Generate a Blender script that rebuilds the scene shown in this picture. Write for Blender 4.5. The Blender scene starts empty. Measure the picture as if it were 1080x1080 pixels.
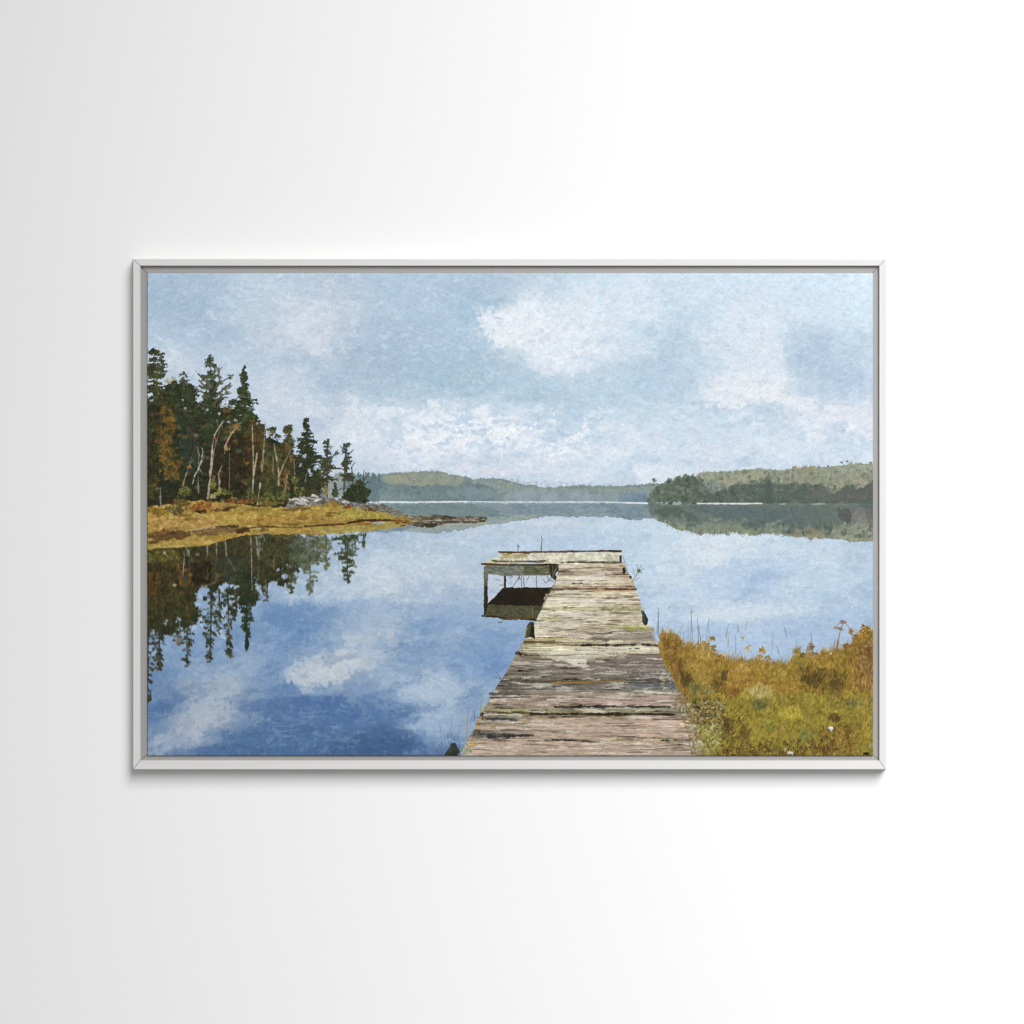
import bpy, math, numpy as np

sc = bpy.context.scene
D = 2.6                                            # camera distance from the wall (metres)
# ------------------------------------------------ camera
cam = bpy.data.cameras.new("camera"); cam_o = bpy.data.objects.new("camera", cam)
sc.collection.objects.link(cam_o); sc.camera = cam_o
cam_o.location = (0, -D, 0); cam_o.rotation_euler = (math.radians(90), 0, 0)
cam.sensor_width = 36; cam.lens = 36*D/1.08; cam.clip_start = .05; cam.clip_end = 100
# ------------------------------------------------ world: even grey-white studio fill
w = bpy.data.worlds.new("World"); sc.world = w; w.use_nodes = True
bg = w.node_tree.nodes["Background"]; bg.inputs[0].default_value = (1, 1, 1, 1); bg.inputs[1].default_value = 0.31
# ------------------------------------------------ lamp: one flagged soft box, up and to the right, aimed past the picture
def area(name, loc, target, sx, sy, power, col=(1, 1, 1)):
    l = bpy.data.lights.new(name, 'AREA'); l.shape = 'RECTANGLE'; l.size = sx; l.size_y = sy; l.energy = power; l.color = col
    o = bpy.data.objects.new(name, l); sc.collection.objects.link(o); o.location = loc
    d = [t-p for t, p in zip(target, loc)]
    from mathutils import Vector
    o.rotation_euler = Vector(d).to_track_quat('-Z', 'Y').to_euler()
    return o
key = area("key_softbox", (1.6, -4.2, 2.3), (2.3, 0, -1.0), 2.4, 3.1, 138); key.data.spread = math.radians(99)
vs = sc.view_settings; vs.view_transform = 'Standard'; vs.look = 'None'; vs.exposure = 0; vs.gamma = 1; vs.use_curve_mapping = False
sc.render.engine = 'CYCLES'

GAIN = (1.0, 1.0, 1.0)
# ---------------------------------------------------------------- painted picture (pure numpy)
X0, Y0, X1, Y1, S = 155.0, 287.5, 921.5, 797.5, 2.0      # picture area in millimetres-on-the-wall units
def hx(c):
    if isinstance(c, str):
        c = c.lstrip('#'); return np.array([int(c[i:i+2], 16)/255 for i in (0, 2, 4)], dtype=np.float32)
    return np.array(c, dtype=np.float32)
class Painter:
    def __init__(s):
        s.W = int((X1-X0)*S); s.H = int((Y1-Y0)*S)
        s.img = np.zeros((s.H, s.W, 3), np.float32)
        s.X, s.Y = np.meshgrid(X0+(np.arange(s.W)+.5)/S, Y0+(np.arange(s.H)+.5)/S)
        s.X = s.X.astype(np.float32); s.Y = s.Y.astype(np.float32)
        s.rng = np.random.RandomState(7)
        s.tab = np.random.RandomState(3).rand(256, 256).astype(np.float32)
        s.N = [s.fbm(s.X, s.Y, c, c, o, k) for k, (c, o) in enumerate([(60, 5), (22, 4), (9, 4), (4, 3)])]
        s.M = [s.fbm(s.X, s.Y, c, c, o, k+9) for k, (c, o) in enumerate([(60, 5), (22, 4), (9, 4), (4, 3)])]
    def vn(s, u, v, k):
        iu = np.floor(u); iv = np.floor(v); fu = u-iu; fv = v-iv
        fu = fu*fu*(3-2*fu); fv = fv*fv*(3-2*fv)
        iu = iu.astype(np.int32)+k*37; iv = iv.astype(np.int32)+k*91
        t = s.tab; a = t[iv & 255, iu & 255]; b = t[iv & 255, (iu+1) & 255]
        c = t[(iv+1) & 255, iu & 255]; d = t[(iv+1) & 255, (iu+1) & 255]
        return (a*(1-fu)+b*fu)*(1-fv)+(c*(1-fu)+d*fu)*fv
    def fbm(s, x, y, cx, cy, o=4, k=0, g=.55):
        r = 0; a = 1; t = 0
        for i in range(o):
            r = r+a*s.vn(x/cx+i*17.3, y/cy+i*9.1, k+i); t += a; a *= g; cx *= .5; cy *= .5
        r = (r/t-.5)*2
        return r*1.6                                          # about -1..1
    def box(s, x0, y0, x1, y1):
        a = max(0, int((x0-X0)*S)); b = min(s.W, int((x1-X0)*S)+2)
        c = max(0, int((y0-Y0)*S)); d = min(s.H, int((y1-Y0)*S)+2)
        return (slice(c, d), slice(a, b)) if a < b and c < d else None
    def mix(s, q, m, col):
        m = m[..., None]; s.img[q] = s.img[q]*(1-m)+col*m
    def blob(s, cx, cy, rx, ry, col, al=.8, ang=0, edge=.35, rag=.5, k=1, fine=.32):
        R = max(rx, ry)*2.4; q = s.box(cx-R, cy-R, cx+R, cy+R)
        if q is None: return
        x = s.X[q]-cx; y = s.Y[q]-cy; t = math.radians(ang); c, n = math.cos(t), math.sin(t)
        u = (x*c+y*n)/rx; v = (-x*n+y*c)/ry
        d = np.sqrt(u*u+v*v)+rag*s.N[k][q]+fine*s.M[3][q]+fine*.7*s.M[2][q]
        m = np.clip((1+edge-d)/(2*edge), 0, 1); m = m*m*(3-2*m)*al
        s.mix(q, m, hx(col))
    def pmask(s, pts, rag=0, soft=0, k=3):
        P = np.array(pts, float); e = rag*2+3
        q = s.box(P[:, 0].min()-e, P[:, 1].min()-e, P[:, 0].max()+e, P[:, 1].max()+e)
        if q is None: return None, None
        x = s.X[q]+rag*s.N[k][q]+rag*.5*s.M[3][q]; y = s.Y[q]+rag*s.M[k][q]+rag*.5*s.N[3][q]
        ins = np.zeros(x.shape, bool); n = len(P)
        for i in range(n):
            ax, ay = P[i]; bx, by = P[(i+1) % n]
            if ay == by: continue
            c = ((ay > y) != (by > y)) & (x < (bx-ax)*(y-ay)/(by-ay)+ax)
            ins ^= c
        m = ins.astype(np.float32)
        for _ in range(soft):
            m[1:-1, 1:-1] = (m[1:-1, 1:-1]*2+m[:-2, 1:-1]+m[2:, 1:-1]+m[1:-1, :-2]+m[1:-1, 2:])/6
        return q, m
    def tex(s, q, pal, cx, cy, k=0, o=4, con=1.0, sh=0):
        n = np.clip((s.fbm(s.X[q]+s.N[2][q]*cx*.3, s.Y[q]+s.M[2][q]*cy*.3, cx, cy, o, k, .65)*con+1)/2+sh, 0, .9999)*(len(pal)-1)
        P = np.stack([hx(c) for c in pal]); i = n.astype(int); f = (n-i)[..., None]
        return P[i]*(1-f)+P[np.minimum(i+1, len(pal)-1)]*f
    def fill(s, pts, pal, cx=10, cy=10, rag=1, al=1., soft=0, k=0, nk=3, con=1., sh=0):
        q, m = s.pmask(pts, rag, soft, nk)
        if q is None: return
        if isinstance(pal, str): pal = [pal, pal]
        s.mix(q, m*al, s.tex(q, pal, cx, cy, k, con=con, sh=sh)); return q, m
    def line(s, pts, w, col, al=1., w2=None, rough=0):
        col = hx(col); n = len(pts)-1
        for i in range(n):
            (ax, ay), (bx, by) = pts[i], pts[i+1]
            wa = w if w2 is None else w+(w2-w)*i/n; wb = w if w2 is None else w+(w2-w)*(i+1)/n
            e = max(wa, wb)+1; q = s.box(min(ax, bx)-e, min(ay, by)-e, max(ax, bx)+e, max(ay, by)+e)
            if q is None: continue
            x = s.X[q]-ax; y = s.Y[q]-ay; dx, dy = bx-ax, by-ay; L = dx*dx+dy*dy+1e-6
            t = np.clip((x*dx+y*dy)/L, 0, 1); d = np.hypot(x-t*dx, y-t*dy)
            ww = (wa+(wb-wa)*t)/2
            if rough: ww = ww*(1+rough*s.N[3][q])
            s.mix(q, np.clip((ww-d)*S+.5, 0, 1)*al, col)
    def pick(s, pal):
        c = hx(pal[s.rng.randint(len(pal))]); return np.clip(c*(1+s.rng.uniform(-.1, .1)), 0, 1)
    def scatter(s, pts, n, pal, ln, w, ang=0, da=.4, al=.8, bend=0, sample=0):
        """short brush marks inside a polygon"""
        P = np.array(pts, float); x0, y0 = P.min(0); x1, y1 = P.max(0); c = 0; tries = 0
        while c < n and tries < n*8:
            tries += 1
            x = s.rng.uniform(x0, x1); y = s.rng.uniform(y0, y1); ins = False
            for i in range(len(P)):
                ax, ay = P[i]; bx, by = P[i-1]
                if (ay > y) != (by > y) and x < (bx-ax)*(y-ay)/(by-ay)+ax: ins = not ins
            if not ins: continue
            c += 1; a = ang+s.rng.normal(0, da); l = ln*s.rng.uniform(.5, 1.4)
            dx, dy = math.cos(a)*l/2, math.sin(a)*l/2
            col = s.pick(pal)
            s.line([(x-dx, y-dy), (x+bend*s.rng.normal(), y+bend*s.rng.normal()), (x+dx, y+dy)] if bend else [(x-dx, y-dy), (x+dx, y+dy)],
                   w*s.rng.uniform(.6, 1.3), col, al*s.rng.uniform(.6, 1))
    # ---- trees: whorls of drooping, upturned-tip boughs with gaps; dirn=-1 hangs the tree down as a reflection
    def conifer(s, x, yt, yb, w, pal, dens=1., gap=.15, droop=.35, p=.8, al=.95, trunk='#4a4234', lean=0, top=.0, tw=1.2):
        d = 1 if yb > yt else -1; h = abs(yb-yt); R = s.rng
        s.line([(x, yt), (x+lean*.4+R.normal(0, .4), (yt+yb)/2), (x+lean, yb)], .6, trunk, al, tw)
        for sd in (-1, 1):
            y = R.uniform(0, 1.5); ph = R.uniform(0, 9)
            while y < h:
                t = y/h; yy = yt+d*y; cx = x+lean*t
                r = w*(top+(1-top)*t**p)*(.72+.33*math.sin(y*.33+ph)+R.normal(0, .2))
                if R.rand() < gap: y += R.uniform(1.4, 3.2)/dens; continue
                r = max(r, .8); th = min(2.3, .8+r*.13)*R.uniform(.6, 1.15); dr = droop*r*R.uniform(-.1, 1.3)
                xm = cx+sd*r*.5; ym = yy+d*(dr*.7+.1*r); y2 = yy+d*dr
                s.line([(cx, yy), (xm, ym), (cx+sd*r, y2)], th, s.pick(pal), al, th*.45, rough=.5)
                for _ in range(int(2+r*1.1)):
                    f = R.uniform(.05, 1.05); px = cx+sd*r*f; py = yy+(y2-yy)*f+d*.2*r*f*(1-f)
                    s.line([(px, py), (px+sd*R.uniform(-.4, 1.5), py+d*R.uniform(-.8, 2))], R.uniform(.5, 1.35), s.pick(pal), al)
                y += R.uniform(.8, 1.9)*(.6+.35*t+.03*r)/dens
    def hang(s, x, ya, yb, w, pal, n, lean=0):
        R = s.rng; h = yb-ya
        s.line([(x, ya), (x+lean*.5+R.normal(0, .7), (ya+yb)/2), (x+lean, yb)], 2.2, s.pick(pal), .9, .8, rough=.6)
        for i in range(n):
            t = ((i+R.rand())/n); r = w*(1-t)**.6*(.35+.65*abs(math.sin(i*1.3+x)))+.8
            cx = x+lean*t+R.uniform(-1, 1)*r; cy = ya+h*t; a = R.uniform(.2, 1.2)*(1 if cx > x+lean*t else -1)
            l = R.uniform(1.2, 3.4); c = s.pick(pal)
            s.line([(x+lean*t, cy-l*.8), (cx, cy)], R.uniform(.5, 1.1), c, .8)
            s.line([(cx-l*math.cos(a), cy-l*math.sin(a)), (cx+l*.6*math.cos(a), cy+l*.9*abs(math.sin(a)))], R.uniform(1.4, 3.6), c, .93, R.uniform(.6, 2), rough=.6)
    def clump(s, cx, cy, rx, ry, n, pal, sz=2.0, al=.9, ang=None):
        for _ in range(n):
            a = s.rng.uniform(0, 6.283); r = math.sqrt(s.rng.rand())
            r *= .8+.35*math.sin(a*3+cx)*.6+.1*math.sin(a*7+cy)
            x = cx+rx*r*math.cos(a); y = cy+ry*r*math.sin(a)
            b = s.rng.uniform(0, 3.14) if ang is None else ang+s.rng.normal(0, .4); l = sz*s.rng.uniform(.3, .9)
            s.line([(x-l*math.cos(b), y-l*math.sin(b)), (x+l*math.cos(b), y+l*math.sin(b))], sz*s.rng.uniform(.35, .9), s.pick(pal), al)

def kuwahara(im, r):
    """flat little dabs: each point takes the calmest of its four neighbouring squares"""
    n = 2*r+1; H, W = im.shape[:2]
    P = np.pad(im, ((r, r), (r, r), (0, 0)), 'edge'); L = P.mean(2)
    def boxm(a, k):
        c = np.cumsum(np.cumsum(np.pad(a, ((1, 0), (1, 0))+((0, 0),)*(a.ndim-2)).astype(np.float64), 0), 1)
        return (c[k:, k:]-c[:-k, k:]-c[k:, :-k]+c[:-k, :-k])/(k*k)
    k = r+1; M = boxm(P, k); V = boxm(L*L, k)-boxm(L, k)**2
    best = None
    for dy in (0, r):
        for dx in (0, r):
            m = M[dy:dy+H, dx:dx+W]; v = V[dy:dy+H, dx:dx+W]
            if best is None: best, bv = m.copy(), v.copy()
            else: q = v < bv; best[q] = m[q]; bv[q] = v[q]
    return best.astype(np.float32)

def paint():
    p = Painter(); R = p.rng; full = (slice(0, p.H), slice(0, p.W)); X, Y = p.X, p.Y
    # ============ sky: colour laid in by hand on a coarse grid, then clouds
    def field(xs, ys, rows, wx=14, wy=9):
        G = np.stack([np.stack([hx(c) for c in r.split()]) for r in rows])
        xw = X+p.N[0]*wx+p.N[1]*wx*.5; yw = Y+p.M[0]*wy+p.M[1]*wy*.5
        u = np.interp(xw.ravel(), xs, np.arange(len(xs))).reshape(X.shape); v = np.interp(yw.ravel(), ys, np.arange(len(ys))).reshape(X.shape)
        iu = np.minimum(u.astype(int), len(xs)-2); iv = np.minimum(v.astype(int), len(ys)-2); fu = u-iu; fv = v-iv
        fu = (fu*fu*(3-2*fu))[..., None]; fv = (fv*fv*(3-2*fv))[..., None]
        return ((G[iv, iu]*(1-fu)+G[iv, iu+1]*fu)*(1-fv)+(G[iv+1, iu]*(1-fu)+G[iv+1, iu+1]*fu)*fv).astype(np.float32)
    xs = [155, 205, 255, 305, 355, 405, 455, 505, 555, 605, 655, 705, 755, 805, 855, 921]
    ys = [288, 320, 352, 384, 412, 438, 462, 486, 515]
    sky = field(xs, ys, [
     'a9bdd0 a6bbce b4c7d8 b7c9d9 b4c4d4 b3c8d9 b3c8d9 afc4d6 bccddc c4d8e6 cddfec cfe1ee cde0ee cfe2f0 d0e3f2 d8e9f6',
     'a6bbcd a5bace b3c7d8 bcc9d8 bccad9 b0c4d6 b1c6d8 a9c1d4 c3d2e0 cddde9 cfdfeb c5d8e7 c8dbe9 ccdbe9 ccdeec d4e5f2',
     'b0c3d3 acbfd2 adc1d3 bfcbd9 b9c7d7 aabfd2 afc4d6 b0c6d8 d0dce6 dbe3ea ccdbe8 bacfdf c3d6e5 d0dce8 bccfe0 cfe0ee',
     'c0cedb b5c6d6 b6c8d8 b5c6d7 b0c2d3 a8bccf a8bfd0 a8c0d2 b5c9da d0dce7 bfd2e1 b6cbdc c4d6e4 d3deea b3c7d9 c3d6e6',
     'bdccda bccbda bfcddb bcccdb adbfd1 afc3d4 a6bfce abc3d3 b3c9d9 b5cadb b9cfdf b9cedf cbdae6 dae1ea c2d2e2 c0d2e2',
     'bdccda bfcddb c2cfdc c3cfdc c2ceda c6d3df c8d8e3 c5d6e3 c0d3e2 b9cede c3d6e5 c3d5e3 c9d9e6 c5d5e4 d8dfe9 d8dfe9',
     'bdccda bdccda bdcbda b8c7d8 ccd5df d8e0e8 dde4eb dbe3eb d5e0ea c8d8e6 cad9e7 cad9e7 ccdae7 d0dee9 cad9e6 d0dfec',
     'bdccda bdccda bdcbda bccbdb c3cfdd c8d4e1 cdd8e4 c8d5e3 cbd7e4 d4dee8 c5d5e4 ccdae7 ccd8e5 cbd9e7 c6d6e6 d0dfec',
     'bdccda bdccda bdcbda bfcbda bfccdb c3cfdd c7d3e1 c3d1e0 c3d1e1 c0d0e1 c2d2e2 d3dde8 cfdce8 cddce8 cbdae8 d0dfec'])
    ysw = [545, 565, 585, 605, 630, 655, 680, 705, 730, 755, 778, 797]
    wat = field(xs, ysw, [
     'aebfd2 aebfd2 aebfd2 aebfd2 aebfd2 a9bdd4 b4c6d9 bccddf c3d2e1 c0d1e2 c0d2e4 c8d8e6 c8d9e8 c8d9e8 c5d5e5 c4d5e5',
     '9fb3cb 9fb3cb 9fb3cb a3b6cd a6b9d0 a8bcd3 b0c2d7 b9cadb c0cfdf bed0e2 bfd2e4 c8d9e8 cedce9 cad9e9 c5d5e6 bfcfe1',
     '9fb3cb 9fb3cb 9fb3cb a3b6cd adbdcf b3c3d5 b6c5d8 b9cadb bccde0 bfd0e3 c0d2e5 c8d8e8 c3d3e6 c3d4e7 c3d4e7 bdcee1',
     '92a9c6 92a9c6 92a9c6 a6b7cb aebcce b7c4d4 b5c3d5 b8c5d7 b5c6da b9cbdf b8cbe0 c3d3e6 c0d1e5 b4c7df bfd1e5 b8cae0',
     '8ca4c3 8ca4c3 8ea6c4 9fb3ca a0b4cd b4c1d1 a5b7cf a9bbd1 a5b9d3 b9cbdf b1c5dd bfd0e4 bfd1e5 b5c8e0 b9cce2 b2c6de',
     '88a1c1 88a1c1 85a0c1 7e9ac0 91a9c7 a1b3cb 8fa8c7 91aac9 95adcc b9cbdf a9bfdb b3c7df bccee4 c0d0e4 b2c6df b0c4dd',
     '86a0c2 839ec1 7d99be 7391b9 8ea5c2 9bb0c8 90a8c5 84a0c5 86a2c8 b9cbdf a9bfdb abc1dc b3c8e1 b2c6e0 b0c4df a9bfdb',
     '7995ba 849dbd 8aa2bf 809bbf a3b2c6 96aac4 88a2c3 819dc3 7b98c1 b9cbdf a9bfdb a9bfdb a9bfdb a9bfdb a9bfdb a9bfdb',
     '6483ad 909eb4 8fa1b9 6987b1 7790b5 829bbd 95aac5 9fb2c9 7d9ac0 b9cbdf a9bfdb a9bfdb a9bfdb a9bfdb a9bfdb a9bfdb',
     '5f7ea8 98a4b6 8194b2 5f7da8 5876a6 6481ae 8aa3c1 93a9c5 7b97be b9cbdf a9bfdb a9bfdb a9bfdb a9bfdb a9bfdb a9bfdb',
     '7a91b0 8799b2 5b78a1 54739f 4e6d9d 4f6c9a 6d89b0 7d97ba 6f8db8 b9cbdf a9bfdb a9bfdb a9bfdb a9bfdb a9bfdb a9bfdb',
     '6683a8 55739d 4a6995 4c6b98 48658f 405c87 5874a0 6d88ae 6683af b9cbdf a9bfdb a9bfdb a9bfdb a9bfdb a9bfdb a9bfdb'], 10, 7)
    horizon = 530.0
    p.img[:] = np.where((Y < horizon)[..., None], sky, wat)
    B = p.blob
    W1, W2, PK = '#e8ecf1', '#dde5ed', '#dbdee6'
    # big white cloud upper centre
    for a in [(575, 350, 62, 32, W2, .75, 8), (560, 345, 40, 26, W1, .75, 15), (590, 362, 36, 24, W1, .8, 10), (612, 330, 40, 22, W2, .6, -20),
              (530, 347, 26, 14, W1, .6, 20), (575, 385, 24, 9, W2, .7, 20), (613, 385, 16, 8, W2, .5, -10), (600, 350, 28, 18, '#e6eaee', .6, 0)]:
        B(a[0], a[1], a[2], a[3], a[4], a[5], a[6], .22, .45, 1)
    # low cloud bank, centre left
    for a in [(428, 452, 28, 14), (462, 447, 30, 18), (447, 466, 34, 12), (505, 443, 17, 14), (523, 452, 22, 15), (540, 463, 26, 10), (580, 470, 30, 11), (602, 478, 24, 9), (412, 436, 12, 7), (488, 462, 16, 10)]:
        B(*a, W1, .72, R.uniform(-15, 15), .18, .5, 2)
    for a in [(425, 472, 26, 5), (480, 478, 40, 6), (560, 488, 46, 6), (640, 478, 20, 5), (470, 492, 50, 4), (530, 497, 40, 4)]:
        B(*a, '#dcdee6', .65, 0, .3, .6, 2)
    for a in [(485, 449, 5, 9), (490, 440, 6, 5), (540, 452, 5, 6), (557, 452, 11, 5), (448, 458, 4, 5), (463, 440, 7, 2), (508, 458, 3, 6), (522, 438, 6, 2), (433, 446, 4, 2), (476, 462, 6, 2), (585, 466, 7, 2), (612, 474, 8, 2), (541, 470, 5, 8), (572, 447, 9, 5), (556, 480, 20, 6), (478, 487, 30, 5), (600, 490, 18, 3), (520, 484, 14, 4), (416, 468, 14, 4)]:
        B(*a, '#bccddf', .55, R.uniform(-35, 35), .3, .9, 3)
    for a in [(453, 410, 22, 8), (500, 408, 18, 7), (555, 417, 22, 12), (535, 378, 22, 9), (450, 385, 40, 16), (520, 318, 26, 8)]:
        B(*a, '#a6bfd0', .55, R.uniform(-10, 10), .45, .6, 1)
    bank_ = np.exp(-((Y-458-p.N[0]*8)/26)**2)*np.interp(X, [380, 410, 620, 680], [0, 1, 1, .3]); right_ = np.exp(-((Y-425-(X-790)*.16)/26)**2)*np.interp(X, [700, 745, 921], [0, 1, 1]); big_ = np.exp(-((Y-350)/36)**2-((X-585)/60)**2)
    f1 = p.fbm(X+3*p.M[3], Y+2*p.N[3], 20, 11, 5, 71, .75); f2 = p.fbm(X+3*p.N[3], Y+2*p.M[3], 15, 7, 5, 75, .75)
    m1 = np.clip((f1-.12)*6, 0, 1)*np.clip(bank_+.7*right_+.5*big_, 0, 1)*.8; p.mix(full, m1.astype(np.float32), hx('#eef1f5'))
    m2 = np.clip((f2-.16)*6, 0, 1)*np.clip(bank_+.6*right_+.25*big_, 0, 1)*.7; p.mix(full, m2.astype(np.float32), hx('#b4c8db'))
    # left side clouds
    for a in [(325, 338, 22, 32, '#cfd6e0', .7), (300, 325, 18, 26, '#c0cedc', .55), (342, 354, 16, 20, '#ccd4df', .6), (278, 300, 24, 16, '#bccedd', .5), (275, 318, 20, 26, '#bccedd', .4), (178, 375, 16, 14, '#cad3dd', .5), (197, 388, 10, 8, '#cbd3dc', .5),
              (330, 432, 24, 8, '#d1d6df', .65), (372, 442, 18, 15, '#dde2e9', .65), (360, 462, 20, 9, '#d6dce5', .55), (390, 462, 20, 12, '#dfe3ea', .5), (283, 418, 20, 9, '#ccd3dd', .5), (395, 480, 24, 8, '#cfd7e2', .5),
              (390, 432, 16, 6, '#d9e0e8', .5)]:
        B(a[0], a[1], a[2], a[3], a[4], a[5], R.uniform(-20, 20), .3, .6, 1)
    for a in [(338, 448, 14, 7, '#b2c1d3', .6), (315, 380, 30, 10, '#aabdd0', .4), (385, 375, 26, 22, '#a8bbce', .5), (230, 345, 26, 14, '#a7bbcf', .35), (170, 310, 16, 24, '#a3b9cd', .4), (400, 410, 14, 14, '#a7bccd', .4), (352, 482, 16, 6, '#b9c8d9', .5)]:
        B(a[0], a[1], a[2], a[3], a[4], a[5], R.uniform(-20, 20), .4, .6, 1)
    # right side clouds
    for a in [(788, 408, 40, 19, '#e6e9ee', .85), (800, 398, 30, 12, '#e2e6ec', .6), (765, 415, 26, 12, '#dde2ea', .6), (838, 425, 28, 12, '#e3e6ec', .8), (862, 440, 20, 10, '#dfe3eb', .7), (895, 438, 28, 10, '#dde2eb', .75), (862, 458, 10, 8, '#e0e5ec', .7),
              (910, 448, 14, 12, '#dbe1ea', .7), (752, 475, 18, 8, '#dddfe8', .5), (705, 497, 30, 8, '#dce2ea', .7), (674, 495, 10, 6, '#dee5ed', .7), (690, 465, 26, 10, '#d6e0ea', .55), (662, 462, 10, 12, '#dde4ec', .5), (790, 345, 22, 26, '#d5dfe9', .5), (672, 310, 26, 26, '#d9e5ee', .5),
              (800, 380, 30, 18, '#d5dee9', .6), (880, 480, 34, 8, '#d3e0ec', .5), (820, 470, 40, 8, '#d3dfea', .5)]:
        B(a[0], a[1], a[2], a[3], a[4], a[5], R.uniform(-12, 12), .22, .5, 1)
    for a in [(815, 437, 19, 11, '#bccfdf', .6), (808, 432, 10, 7, '#b9ccdd', .5), (882, 456, 12, 12, '#bccdde', .5), (888, 450, 8, 8, '#b8cadd', .45), (862, 372, 26, 22, '#afc5d8', .6), (880, 400, 24, 20, '#b3c7da', .6), (720, 350, 26, 20, '#b7cbdc', .45), (700, 400, 36, 22, '#b4cadb', .5), (786, 486, 14, 6, '#b6cadd', .7), (686, 484, 16, 4, '#b3c8db', .7),
              (728, 488, 14, 4, '#b9ccdd', .5), (908, 360, 12, 16, '#bccfe0', .5), (816, 318, 6, 2, '#b9cddd', .35), (645, 425, 22, 10, '#b8ccdd', .5), (895, 478, 16, 5, '#c0d2e3', .5)]:
        B(a[0], a[1], a[2], a[3], a[4], a[5], R.uniform(-12, 12), .25, .5, 1)
    for a in [(280, 322, 46, 30, '#c3cfdb', .5), (335, 342, 34, 36, '#cfd6e0', .55), (262, 400, 40, 26, '#c3cfdb', .4), (300, 405, 26, 14, '#cdd5df', .4), (628, 334, 46, 26, '#dde6ee', .6), (600, 345, 70, 34, '#dce5ed', .35), (785, 350, 40, 42, '#dae3ec', .6), (690, 318, 60, 26, '#d5e2ed', .4), (850, 325, 60, 24, '#d5e3ef', .4),
              (640, 470, 70, 26, '#d5e0ea', .35), (840, 470, 90, 24, '#d6e1ec', .35), (400, 445, 50, 30, '#d0dae4', .35), (370, 330, 26, 20, '#b9c8d8', .35)]:
        B(a[0], a[1], a[2], a[3], a[4], a[5], R.uniform(-20, 20), .75, .7, 1)
    # ============ water clouds
    for a in [(350, 703, 46, 16, -26, '#b9bfcb', .85), (382, 684, 34, 20, -26, '#b7bfcd', .85), (322, 712, 28, 12, -8, '#bdc3cd', .85), (368, 694, 26, 12, -20, '#c6c9d1', .75), (345, 712, 24, 8, -10, '#c3c8d0', .6), (390, 672, 16, 18, 10, '#a9b8cb', .5), (300, 598, 14, 5, 0, '#c4c6cd', .6), (307, 628, 6, 4, 0, '#bcc2cc', .4),
              (203, 764, 52, 18, -40, '#9fa9bb', .85), (222, 742, 30, 22, -35, '#a5b0c0', .8), (180, 785, 22, 7, -35, '#97a5b8', .8), (236, 720, 18, 10, 0, '#9cabbf', .55), (212, 762, 26, 11, -34, '#b0b6c2', .65), (360, 620, 40, 11, 0, '#c0cbd9', .75), (398, 614, 34, 12, 0, '#c8d0dc', .75), (440, 590, 40, 9, 0, '#c3d0de', .6),
              (445, 632, 30, 8, 0, '#bcc8d6', .5), (484, 606, 12, 6, 0, '#cccfd8', .6), (420, 592, 30, 7, 0, '#c3cdd9', .55), (470, 570, 34, 5, 0, '#c9d3df', .55), (497, 562, 14, 5, 0, '#cfd7e1', .4), (452, 726, 30, 14, 0, '#b3c3d7', .75), (400, 690, 14, 9, 0, '#a9bad0', .6), (410, 715, 12, 10, 20, '#a1b3c9', .6),
              (450, 760, 26, 12, -20, '#a6b9d2', .7), (480, 668, 22, 7, 0, '#a9bace', .5), (420, 605, 34, 6, 0, '#c6cdd8', .5), (410, 620, 10, 5, 0, '#cdcfd7', .6),
              (752, 584, 34, 17, -22, '#dde4ec', .85), (708, 612, 22, 10, -20, '#ccd8e6', .6), (735, 575, 18, 8, 0, '#d8dde6', .5), (775, 648, 46, 7, -4, '#d6dde8', .8), (812, 646, 20, 4, 0, '#d3d9e3', .6), (730, 635, 16, 5, -10, '#cdd6e3', .6), (600, 551, 30, 3, 0, '#d5dbe4', .6), (640, 552, 20, 4, 0, '#d3dbe6', .5), (825, 620, 26, 7, 0, '#cbd8e6', .5), (880, 590, 30, 10, 0, '#c9d8e7', .5)]:
        B(a[0], a[1], a[2], a[3], a[5], a[6], a[4], .5, .6, 1, .36)
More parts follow.
